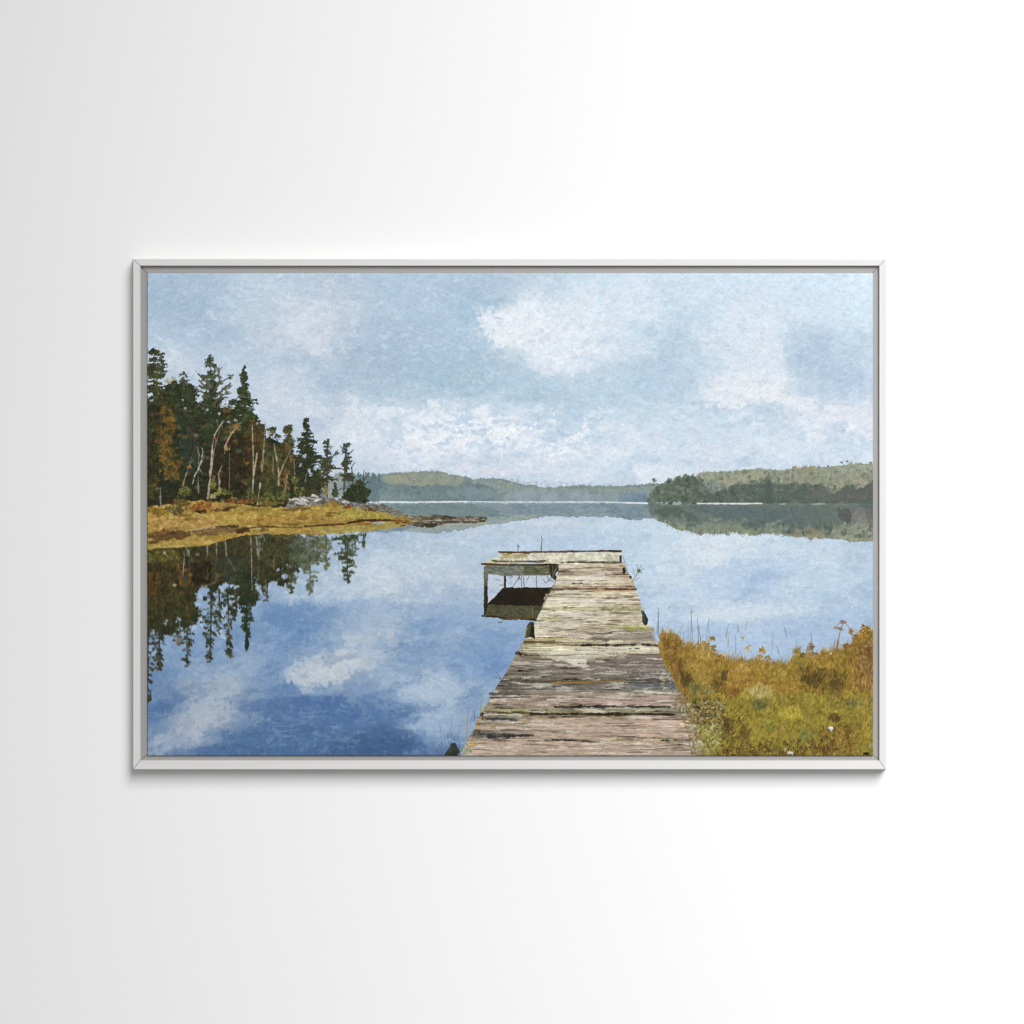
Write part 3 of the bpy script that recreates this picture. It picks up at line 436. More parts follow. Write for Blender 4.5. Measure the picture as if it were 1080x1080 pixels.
    mass = [(150, 420), (163, 424), (170, 412), (177, 402), (184, 401), (189, 410), (193, 402), (203, 408), (207, 420), (214, 424), (220, 412), (230, 425), (237, 430), (246, 428), (252, 434), (262, 430), (270, 440), (277, 448), (281, 462), (285, 458), (293, 462), (300, 470), (309, 478), (314, 488), (322, 480), (330, 490), (339, 500), (342, 512), (344, 526), (320, 534), (290, 538), (230, 538), (150, 542)]
    p.fill(mass, ['#1d2117', '#2b3020', '#26251a', '#333421', '#23291d'], 14, 12, 3.5, k=120, nk=2)
    p.fill([(176, 410), (185, 402), (200, 412), (206, 440), (210, 470), (212, 500), (195, 500), (188, 460), (180, 430)], ['#1f2a20', '#2a362b', '#30402f', '#24301f'], 8, 8, 2.5, .8, k=121)
    p.fill([(190, 452), (206, 455), (212, 480), (204, 500), (192, 490), (186, 468)], ['#36463a', '#2c3a30', '#3d4c42'], 8, 8, 2.5, .7, k=122)
    p.fill([(208, 425), (222, 430), (222, 470), (212, 480), (205, 450)], ['#33301c', '#2b2d1c', '#3d3520'], 7, 7, 2.5, .8, k=123)
    p.fill([(222, 462), (262, 452), (268, 500), (262, 522), (226, 520), (218, 500)], ['#2a2016', '#352718', '#241d15'], 9, 9, 3, .85, k=124)
    p.fill([(262, 448), (278, 450), (282, 470), (282, 505), (266, 500), (258, 470)], ['#3a3019', '#4a3a1c', '#332c1a'], 7, 7, 2.5, .8, k=125)
    p.fill([(280, 466), (300, 470), (308, 490), (306, 522), (284, 526), (276, 500)], ['#4e4a26', '#5f5a2e', '#3d3d22', '#6a6335'], 6, 7, 2.5, .9, k=126)
    p.fill([(262, 500), (300, 505), (302, 528), (262, 530)], ['#2f3620', '#3a4227', '#4b4f2a'], 6, 6, 2, .75, k=127)
    p.scatter(mass, 4600, FD+['#3a3a20', '#2f3829', '#443a1f', '#191c14', '#3b4227', '#4d4426', '#2a2217'], 2.4, 1.2, .5, 1.1, .6)
    # golden larch at the left
    gold = [(170, 422), (176, 424), (183, 432), (184, 445), (182, 458), (180, 468), (186, 478), (192, 492), (190, 502), (182, 508), (172, 500), (168, 480), (166, 462), (167, 440)]
    p.fill(gold, ['#4a3c1a', '#66501f', '#735a24', '#544018', '#3a361c'], 5, 6, 4.5, .8, k=130, nk=2)
    p.scatter(gold, 260, ['#745a26', '#7a5c25', '#63481c', '#4d401c', '#86692f', '#3a321a', '#6f4b20'], 2.3, 1.6, .3, .9, .8)
    for gx, gy in [(183, 428), (168, 470), (183, 482), (172, 448), (190, 497), (170, 490), (186, 506), (176, 436)]: p.clump(gx, gy, 3, 4, 12, ['#2d2f1c', '#3c3a20', '#252a1c'], 1.9, .85)
    for x, y in [(182, 424), (184, 442), (180, 440), (168, 497), (175, 505), (186, 505), (163, 512)]: p.clump(x, y, 3, 2, 10, ['#7d662f', '#745a26', '#66501f'], 1.6, .8)
    p.scatter([(156, 440), (168, 440), (170, 520), (156, 530)], 160, ['#3c3c1e', '#2e2f1a', '#4d471f'], 2.6, 1.8, .5, 1, .8)
    p.scatter([(218, 440), (262, 436), (262, 460), (225, 462)], 120, ['#4e4a24', '#5a5128', '#6b5326', '#3e4424'], 2.6, 1.8, .3, .9, .8)
    G1 = ['#2c3422', '#363c25', '#3d4329', '#293022', '#444528']
    G2 = ['#262f1d', '#303822', '#3a4228', '#232a1b', '#464b2e']
    p.conifer(162, 367, 425, 15, G1+['#4a4528'], 1.25, .12, .2, .45, top=.12, trunk='#4a4a22')
    p.conifer(171, 371, 392, 5, ['#3f4432', '#4d5140', '#363b28'], 1.1, .2, .4, .5, top=.3)
    p.line([(165, 388), (165.5, 420)], 2.2, '#4d4c22', .8)
    p.conifer(194, 391, 418, 9, ['#4a5140', '#5c6252', '#3a4230', '#2f3825'], .9, .35, .1, .9, trunk='#8a8a78')
    p.clump(191, 395, 3, 1.5, 8, ['#525a48', '#6a6f5a'], 1.4); p.clump(197, 396, 2, 2, 6, ['#46503c'], 1.4)
    p.clump(181, 401, 7, 5, 40, ['#a9a594', '#b5b0a0', '#9d9a86'], 2.4, .6)
    p.conifer(184, 401, 430, 12, G2, 1.3, .05, .2, .5, top=.2); p.conifer(200, 404, 440, 12, G2, 1.3, .08, .2, .6, top=.2)
    GR = ['#454a38', '#545844', '#3a4030', '#60614c', '#35402a']
    p.conifer(222, 374, 398, 7, ['#3a4332', '#465040', '#323b2b'], 1.1, .22, .1, .5, top=.15)
    p.conifer(222.5, 392, 450, 16, GR, 1., .34, -.35, .35, top=.35, trunk='#3d3f2c', tw=2)
    p.conifer(224, 400, 470, 14, ['#2f3a22', '#384227', '#28311f'], 1.25, .1, .1, .6, top=.1, trunk='#35391f', tw=2.4)
    for q in [[(226, 412), (232, 404), (238, 400), (243, 397)], [(228, 418), (236, 410), (243, 404), (241, 407)], [(232, 404), (231, 397), (230, 390)], [(226, 425), (234, 417), (240, 414)], [(209, 394), (214, 400), (220, 405)], [(210, 401), (216, 407), (221, 408)], [(206, 414), (212, 412), (218, 418)]]:
        p.line(q, 1.8, '#56523f', .95, 1.2)
        x, y = q[-1]; p.clump(x, y, 4, 3, 14, ['#5b5f50', '#4c5040', '#6b6550'], 1.5, .85); x, y = q[1]; p.clump(x, y, 4, 3, 10, ['#4c5040', '#434a38', '#5d5238'], 1.5, .8)
    p.conifer(257.5, 385, 412, 6.5, G2, 1.25, .15, .15, .8)
    p.conifer(257.5, 404, 452, 16, G2+['#48552c'], 1.2, .14, .2, .65, top=.25, trunk='#3b3d25')
    p.scatter([(246, 420), (262, 418), (272, 440), (268, 450), (248, 446)], 120, G2+['#4b5a30'], 3, 1.8, .3, .6, .9)
    p.clump(245, 425, 6, 3, 26, G1, 2); p.clump(240, 432, 6, 5, 26, ['#544a28', '#6a5127', '#4b4a2a'], 2)
    for gx, gy in [(238, 428), (241, 445), (254, 438), (246, 430), (206, 459), (193, 422), (196, 431), (229, 436), (236, 421), (270, 446), (249, 443), (244, 450), (220, 432)]:
        p.clump(gx+R.normal(0, 1), gy, R.uniform(.8, 2.6), R.uniform(.6, 1.3), R.randint(3, 7), ['#b7c3d0', '#a9b8c9', '#c3ccd6'], 1.1, .8)
    p.scatter([(262, 442), (277, 448), (279, 470), (266, 475)], 110, ['#5a4524', '#6e5128', '#4a3c20', '#3e3a20'], 2.4, 1.8, .5, .9, .85)
    p.clump(287, 453, 6, 3, 36, ['#3c4628', '#48502d', '#323b24'], 1.8); p.clump(292, 460, 6, 3, 20, ['#4a4c2a', '#3d4226'], 1.8); p.clump(278, 470, 4, 12, 40, ['#4b4726', '#55491f', '#3a3b22'], 2)
    p.conifer(304, 448, 476, 8, ['#3f4327', '#4c4c29', '#565029', '#343a22'], 1.2, .12, .2, .5, top=.25); p.conifer(306, 470, 500, 9, ['#3f4327', '#4c4225', '#343a22'], 1.1, .1, .2, .5, top=.4)
    p.conifer(323, 440, 478, 12, ['#273122', '#303a28', '#3a452c', '#222b1d'], 1.3, .12, .25, .7)
    p.conifer(324, 464, 528, 19, ['#28301f', '#323923', '#3d4327', '#232a1c', '#38371f'], 1.35, .07, .2, .55, top=.45)
    p.clump(333, 450+55, 8, 8, 40, ['#2f3420', '#3d3a20'], 2.2)
    for gx, gy in [(326, 496), (332, 494), (321, 481), (317, 490), (328, 500)]: p.clump(gx, gy, 1.8, 2, 6, ['#a3b1c0', '#b2bfcb'], 1.3)
    p.fill([(335, 528), (338, 500), (345, 496), (356, 499), (370, 496), (381, 500), (392, 502), (400, 528)], ['#7f8c8c', '#8c9896', '#74858a'], 9, 8, 1, .0, k=131)
    p.fill([(336, 526), (342, 508), (348, 501), (356, 498), (366, 501), (378, 503), (380, 526)], ['#7f8a88', '#979f9a', '#6f7d7e'], 5, 5, 3, .9, k=132, nk=2)
    for xx in range(366, 400, 3): p.conifer(xx+R.normal(0, 1), 498+R.uniform(-1, 3), 515, 3.4, ['#5f7478', '#6b8084', '#55696c'], .8, .1, .3, al=.8)
    p.fill([(366, 512), (372, 505), (400, 504), (400, 529), (366, 529)], ['#5d7276', '#6a7f83', '#64787a'], 6, 6, 1.2, .9, k=133)
    p.conifer(345, 463, 492, 4.5, ['#323c2a', '#3d4733', '#49533c'], 1.1, .2, -.4, .5, top=.4)
    p.conifer(345, 485, 505, 9, ['#2e3823', '#3a4229', '#45492a'], 1.2, .2, .1, .4, top=.5); p.line([(345, 470), (345, 524)], 1.6, '#454330', 1, 2)
    p.line([(347, 488), (352, 480), (356, 475)], 1.6, '#3f4a38', 1, 1); p.clump(355, 478, 3, 2, 10, ['#4a5540', '#3b4632'], 1.5); p.clump(349, 471, 3, 4, 8, ['#55604f'], 1.2)
    p.line([(345, 494), (352, 494), (360, 494)], 2.4, '#3a422c', 1, 1.4)
    p.clump(340, 497, 7, 6, 34, ['#38401f', '#444824', '#2d351f'], 2); p.clump(342, 510, 6, 8, 26, ['#353a22', '#4a4628'], 2.2)
    p.clump(344.5, 518, 2.5, 5.5, 30, ['#8a6f2a', '#a8842f', '#75622c'], 1.5); p.conifer(353, 508, 524, 4, ['#36402e', '#424c36'], 1.1, .1, .3)
    p.conifer(365.5, 467, 494, 5, ['#43514a', '#3a4639', '#4e5c55', '#2f3a2c'], 1.1, .2, -.3, .45, top=.45)
    p.line([(367, 480), (371, 476), (373, 474)], 1.5, '#43514a', .9, 1); p.line([(362, 474), (359, 470)], 1.4, '#4e5c55', .9, .8)
    p.conifer(366, 484, 506, 6, ['#343e28', '#3f4932', '#2d3624'], 1.1, .22, .2, .5, top=.6); p.line([(365, 470), (363.5, 500), (362.5, 526)], 1.3, '#4f4a38', 1, 1.8); p.line([(371, 492), (372, 515)], 1.2, '#5b5238', .9)
    p.fill([(356, 501), (366, 500), (374, 504), (371, 507), (364, 504)], '#3c4129', 3, 3, .8); p.line([(370, 494), (374, 488)], 1, '#4a5038', .9)
    p.fill([(360, 530), (364, 519), (370, 510), (376, 512), (378, 506), (384, 508), (386, 514), (392, 518), (387, 524), (390, 530), (378, 532)], ['#232b1e', '#2f3823', '#363d26'], 5, 5, 1.8, k=135)
    p.scatter([(362, 526), (370, 510), (380, 506), (390, 520), (388, 530)], 90, ['#28301f', '#39412a', '#1f271b', '#45472c'], 2.6, 1.5, 1, .9, .9)
    for q in [[(384, 518), (383, 503), (384, 496)], [(384, 512), (388, 508), (391, 509)], [(384, 506), (387, 502)], [(385, 519), (390, 516), (392, 518)], [(381, 513), (379, 506)]]: p.line(q, 1.3, '#3d3f2c', 1, .7)
    for _ in range(60):
        x = R.uniform(157, 300); y = R.uniform(max(430, 430+(x-240)*.5), 518); w_ = R.uniform(2, 4.5)
        p.clump(x, y, w_, w_*.7, int(5*w_), [p.pick(['#4a4c2a', '#55492a', '#3d4a34', '#5c5630', '#46402a', '#4f5a40', '#634a28'])], 1.5, .5)
    for _ in range(16):
        x = R.uniform(164, 194); y = R.uniform(424, 510); p.clump(x, y, R.uniform(2, 4), R.uniform(1.5, 3), 14, [p.pick(['#2d3320', '#3c3a20', '#333b28', '#454424'])], 1.7, .7)
    # birch trunks and boughs
    TL, TG, TB = '#b8ac98', '#9d9686', '#8c7a5c'
    for q, w, w2, c in [([(219, 526), (221, 512), (222, 498), (223.5, 485), (224, 470), (226, 459), (231, 451), (236, 443)], 2.6, 1.3, TL), ([(229, 455), (230, 448), (228.5, 442)], 1, .8, TG), ([(224, 484), (227, 470), (230, 460), (232, 450)], 1, .7, '#857b68'),
                        ([(237, 478), (237.5, 470), (241, 463), (245, 456), (250, 449), (255, 445)], 1.8, 1.1, '#b59b7a'), ([(243, 459), (243, 453), (247, 449)], 1, .8, '#a8825a'), ([(231, 521), (231.5, 508), (230.5, 500), (234, 491)], 1.8, 1.4, '#a3978a'),
                        ([(203, 510), (205, 502), (209, 495), (212, 486), (214, 477), (213, 472)], 1.7, .9, '#b5b3a4'), ([(211, 490), (214, 484), (216, 480)], 1.2, .8, '#a6a698'), ([(209, 489), (210, 480), (208, 471)], .9, .7, '#8c8f7c'), ([(192, 515), (195, 504), (199, 493)], 1.4, 1, '#96816a'), ([(209.5, 520), (209, 503)], 1.2, 1, '#8b8878'),
                        ([(242, 516), (242, 490), (242.5, 470)], 1.3, .9, '#6f6040'), ([(265, 531), (266.5, 515), (267.5, 498), (266.8, 470), (266, 448)], 1.8, 1.1, '#b3aa95'), ([(267, 505), (269, 492), (271, 478)], 1.7, 1.4, '#b8a77e'), ([(271.5, 532), (273, 520), (275, 508)], 1.9, 1.5, '#bdb190'), ([(276, 497), (278, 475), (280, 444)], 1.6, 1.3, '#9c998a'),
                        ([(294, 512), (294, 498), (291.5, 482), (289, 468)], 1.7, 1.2, '#b5aa8c'), ([(294.5, 502), (299, 490), (305, 478), (307, 472)], 1.4, 1., '#b09c78'), ([(300.5, 520), (302, 508), (303, 500)], 1.3, 1.1, '#a89c86'), ([(169.5, 536), (169, 524), (169.5, 514)], 1.5, 1, '#8f8c88'), ([(288, 500), (288, 480)], .8, .7, '#8c8468'),
                        ([(311, 500), (310, 484)], 1, .8, '#9a9080'), ([(322, 508), (323, 500)], 1, .8, '#8f8878'), ([(206, 480), (199, 492), (204, 476)], .7, .6, '#6f705c'), ([(214, 500), (210, 494)], .7, .6, '#9d9a86')]:
        p.line(q, w*.8, c, .82, w2*.8, rough=.9)
    p.clump(199, 492, 3.5, 1.5, 10, ['#8a5a30', '#a06a34'], 1.4); p.clump(227, 463, 2, 4, 8, ['#a0692e', '#8a6a30'], 1.4); p.clump(250, 450, 5, 4, 18, ['#96703a', '#7f5c2c', '#a37a45'], 1.5)
    p.clump(240, 473, 3, 1.6, 8, ['#8f7c50'], 1.3)
    for x, y, rx, ry, n in [(304, 472, 4, 4, 22), (302, 498, 4, 4, 20), (297, 505, 5, 1.5, 10), (307, 484, 2, 6, 14), (300, 512, 6, 5, 18), (277, 490, 3, 6, 14), (260, 487, 4, 4, 10), (301, 507, 4, 3, 12)]:
        p.clump(x, y, rx, ry, n, ['#8a5428', '#98602c', '#774a24', '#7d6030'], 1.4, .8)
    for x, y, rx, ry, n in [(282, 524, 10, 6, 60), (300, 523, 9, 6, 60), (311, 506, 6, 5, 26), (316, 518, 8, 6, 40), (239, 519, 8, 3, 30), (225, 510, 3, 9, 34), (195, 518, 8, 6, 50), (330, 520, 12, 6, 60), (263, 522, 8, 6, 30)]:
        p.clump(x, y, rx, ry, n, ['#4c5226', '#5f6430', '#6d6c34', '#3c4526', '#7a7438'] if x != 330 else ['#3b3a22', '#4a4228', '#33351f'], 2, .8)
    # ============ rocks, bank
    bank = [(150, 536), (175, 532), (195, 530), (214, 528), (232, 530), (250, 531), (270, 534), (300, 536), (325, 534), (345, 531), (360, 534), (380, 536), (400, 538), (418, 541), (432, 545), (440, 549), (438, 551.5), (425, 555), (410, 556), (396, 559), (380, 561), (362, 562.5), (335, 563.5), (300, 563), (270, 563), (250, 565.5), (232, 570), (218, 575), (200, 577), (180, 577.5), (150, 580)]
    p.fill([(303, 531), (308, 526), (320, 524), (345, 525), (362, 527), (385, 532), (400, 532), (420, 538), (424, 542), (380, 539), (300, 536)], ['#4f4c44', '#6a675f', '#8d8a83', '#5a5545'], 3.5, 1.8, 1.5, k=140)
    p.scatter([(304, 531), (310, 524), (345, 525), (362, 528), (395, 531), (418, 538), (380, 538), (320, 534)], 170, ['#98958c', '#b0aca2', '#4a463c', '#6c6759', '#38352b', '#5d5638'], 3.4, 1.2, .3, .3, .85)
    for q in [[(306, 527), (313, 526), (322, 530)], [(318, 526), (326, 529)], [(330, 522), (335, 524)], [(312, 530), (324, 532)], [(333, 528), (338, 526)], [(362, 529), (368, 530)], [(396, 531), (404, 533)]]: p.line(q, 2.6, '#c2c0ba', .95, 1.6, rough=.5)
    p.fill(bank, ['#80692c', '#a0843a', '#b3974a', '#93782f', '#a88d3f'], 16, 4, 1.3, k=141)
    p.scatter(bank, 2600, ['#a98a42', '#bb9c52', '#8d7030', '#9f8136', '#7c6430', '#bfa458', '#86742c', '#a3883a'], 4.6, 1.2, -.08, .25, .42)
    # lumpy back edge: rust bush, undergrowth
    for x, y, rx, ry, n, pal in [(212, 535, 18, 7, 170, ['#8c5222', '#a5652c', '#75421c', '#9a6a30', '#6b3b1b']), (232, 534, 8, 4, 40, ['#9c6a34', '#b08448']), (166, 540, 12, 6, 90, ['#7a5c24', '#8f6c2a', '#695424', '#93602a']), (190, 530, 10, 6, 70, ['#5d5526', '#6f5c28', '#7b4d20', '#4a4a24']), (186, 538, 12, 5, 60, ['#5a4f2a', '#4a4228', '#6b5a2c']),
                                 (243, 528, 10, 3, 50, ['#5e4522', '#7a4a24', '#8a8238', '#4a3a20']), (258, 529, 12, 2.5, 50, ['#8a4f25', '#5a3b20', '#6a6a30']), (225, 523, 3, 4, 22, ['#a89c78', '#8f9048', '#9a8c62']), (231, 519, 4, 4, 16, ['#7a7a38', '#9a9248']), (285, 531, 14, 2.5, 50, ['#5c5a28', '#7a5426', '#8a7434']), (270, 527, 6, 3, 20, ['#7b3f1e', '#54502a']),
                                 (212, 540, 8, 2, 24, ['#2f2415', '#43301a']), (232, 538, 12, 1.3, 20, ['#4a3018', '#6b4a24']), (240, 536.5, 3, 1, 8, ['#2e1e12']), (352, 532, 8, 4, 40, ['#8f7430', '#a0712e', '#7a6f34']), (366, 535, 6, 2, 20, ['#8a5526', '#6a4524']), (318, 536, 16, 1.6, 30, ['#5b4a26', '#77592a']), (390, 538, 8, 2, 24, ['#7a4424', '#94502a', '#5c3a20'])]:
        p.clump(x, y, rx, ry, n, pal, 1.9, .85)
    p.fill([(175, 545), (215, 543), (250, 542), (290, 546), (330, 542), (360, 540), (400, 545), (380, 548), (330, 549), (270, 553), (220, 553), (180, 550)], ['#a78a44', '#bda05a', '#b3923f'], 14, 3, 1.5, .35, k=142)
    p.scatter([(157, 546), (210, 544), (235, 548), (225, 556), (160, 559)], 300, ['#b5924e', '#a3783c', '#c2a05c', '#96703a', '#b08a50'], 4, 1.4, -.15, .3, .6)
    p.scatter([(210, 541), (275, 538), (300, 545), (230, 549)], 240, ['#c0a048', '#b5963f', '#a38634', '#8c7a2c'], 4, 1.2, -.1, .3, .6)
    p.scatter([(255, 546), (330, 541), (345, 550), (270, 554)], 240, ['#ab8535', '#94702c', '#c4a352', '#7d602a'], 4, 1.2, -.05, .3, .6)
    p.line([(196, 559.5), (216, 557), (228, 556)], 2.0, '#b3a685', .75, 2.6, rough=.8); p.line([(262, 556), (275, 557)], 1.6, '#b5b08a', .8, rough=.6)
    for _ in range(46):
        x_ = R.uniform(158, 425); yt_ = np.interp(x_, [155, 230, 340, 430], [540, 535, 534, 546]); yb_ = np.interp(x_, [155, 215, 262, 430], [576, 572, 561, 553]); y_ = R.uniform(yt_, yb_); w_ = R.uniform(4, 11)
        p.clump(x_, y_, w_, R.uniform(.8, 1.8), int(w_*1.6), [p.pick(['#7d6128', '#6f5526', '#8c7430', '#c2a55a', '#5f4a24', '#94702f', '#7a5a2a'])], 2.4, .5, -.05)
    p.fill([(156, 564), (165, 559), (180, 558.5), (200, 561), (201, 566), (190, 569), (170, 570), (156, 568)], ['#3f2718', '#5a3b22', '#6f5230', '#3c2518'], 7, 2, 1.6, .9, k=143)
    p.fill([(200, 560), (226, 556), (245, 555), (262, 556), (260, 561), (236, 562), (210, 566)], ['#7a6040', '#5f4428', '#8e744c'], 8, 2, 1.2, .7, k=144)
    p.fill([(248, 558), (262, 556), (264, 561), (250, 563)], ['#3b2416', '#4f3420'], 4, 2, .8, .9, k=145)
    p.fill([(230, 554.5), (252, 553.5), (253, 556), (232, 556)], '#3a2a1c', 3, 2, .7, .8)
    p.line([(262, 557), (275, 555.5), (300, 556), (318, 556)], 1.3, '#453320', .85, .8, rough=.6)
    p.line([(322, 555), (340, 554), (362, 553), (378, 549), (395, 549), (412, 549), (436, 549)], 2.0, '#5a2f1a', .9, 1.6, rough=.7)
    p.line([(368, 551), (385, 548.7), (400, 548), (412, 548)], 1.8, '#3a2116', .85, 1.2, rough=.6)
    p.line([(262, 552), (330, 551)], 1.2, '#94702e', .5, rough=.8)
    p.fill([(200, 573), (230, 567), (262, 561), (262, 563), (240, 569), (218, 575)], ['#c09a3c', '#a8832f'], 4, 2, .6, .8, k=146)
    p.line([(160, 577), (200, 575.5)], 1.2, '#bca564', .8, rough=.6); p.line([(218, 572), (224, 571)], 5, '#c2a66a', .7, 3)
    p.fill([(330, 556), (362, 556), (400, 552), (425, 551), (420, 556), (390, 560), (345, 563)], ['#9b9150', '#a89a52', '#87803f'], 7, 2, 1, .8, k=147)
    p.line([(392, 551.5), (405, 551)], 1.4, '#aebdc8', .8)
    p.line([(156, 579.5), (190, 577.5), (218, 575.5)], 1, '#5c4f20', .6)
    p.scatter([(360, 536), (380, 538), (415, 543), (412, 547), (362, 546)], 260, ['#a8a04a', '#b5a850', '#8f8a3c', '#9c8438'], 2.6, 1.3, -.2, .6, .7)
    # spit of rocks
    p.fill([(388, 533), (400, 531), (415, 535), (425, 540), (432, 543), (418, 544), (398, 539)], ['#6d6f62', '#8d8f86', '#504b3c', '#a3a49c'], 3, 1.6, 1, k=148)
    p.fill([(428, 546), (445, 543.5), (460, 543), (480, 545), (500, 544.5), (514, 546), (515, 549), (508, 552), (490, 551), (470, 552), (458, 556), (445, 556), (430, 553), (420, 550)], ['#332c20', '#4a4232', '#6b6252', '#3d3a26'], 6, 2, 1, k=149)
    p.scatter([(425, 545), (450, 543), (480, 545), (513, 546), (512, 551), (470, 552), (430, 552)], 200, ['#8d8578', '#a89c8c', '#2a241a', '#5a4f3c', '#413c28', '#73695a', '#4c4c2c'], 4.5, 1.2, .05, .25, .9)
    p.fill([(446, 552), (462, 552), (460, 556.5), (450, 557)], '#3a3826', 3, 3, .8); p.scatter([(418, 546), (440, 545), (438, 553), (420, 555)], 60, ['#9a7430', '#7a3f20', '#a08c40', '#53331c'], 3, 1.3, 0, .4, .9)
    p.line([(432, 550), (470, 548.5), (500, 548.5)], 1., '#b5b0a4', .75, rough=.9)
    p.line([(462, 553), (492, 553), (512, 552)], .9, '#b9b49a', .6, rough=.8)
    # ============ dock
    dock_main(p)
    grass(p)
    # soften the dabs, calm the land colours, canvas grain
    im = .7*p.img+.3*kuwahara(p.img, 1)
    blue = np.clip((im[..., 2]-im[..., 0])*9+.3, 0, 1)[..., None]          # sky and water keep a softer hand
    land = 1-blue
    L = (im @ np.array([.3, .59, .11], np.float32))[..., None]
    im = L+(im-L)*(1-.1*land)
    ex = np.clip(im[..., 0]-1.27*im[..., 1], 0, 1)*land[..., 0]*(1-p.dock)*np.where(X > 690, 1, .3)          # keep rusts ochre
    im[..., 0] -= .55*ex; im[..., 1] += .12*ex
    g1 = p.fbm(X, Y, 3.4, 3.4, 2, 301); g2 = p.fbm(X, Y, 1.7, 1.9, 1, 305); g3 = p.fbm(X, Y, 3.0, 3.0, 2, 309); g4 = p.fbm(X, Y, 9, 7, 3, 313)
    far = ((X > 400) & (Y < 575))[..., None]
    am = land*np.where(far, .35, 1)*np.where(p.dock[..., None] > .5, .28, 1)
    im = im*(1+am*(.075*g1+.06*g2+.05*g4)[..., None])
    im = im+am*(g3[..., None]*np.array([.014, .001, .012]))+blue*(.012*g2[..., None]*np.array([1, .9, .8])+.008*g3[..., None]*np.array([1, 0, -.6]))
    im = im.astype(np.float32)
    L_ = (im[1:-1, :-2]+im[1:-1, 2:]+im[:-2, 1:-1]+im[2:, 1:-1])/4
    im[1:-1, 1:-1] += .5*(im[1:-1, 1:-1]-L_)
    return np.clip(im, 0, 1)

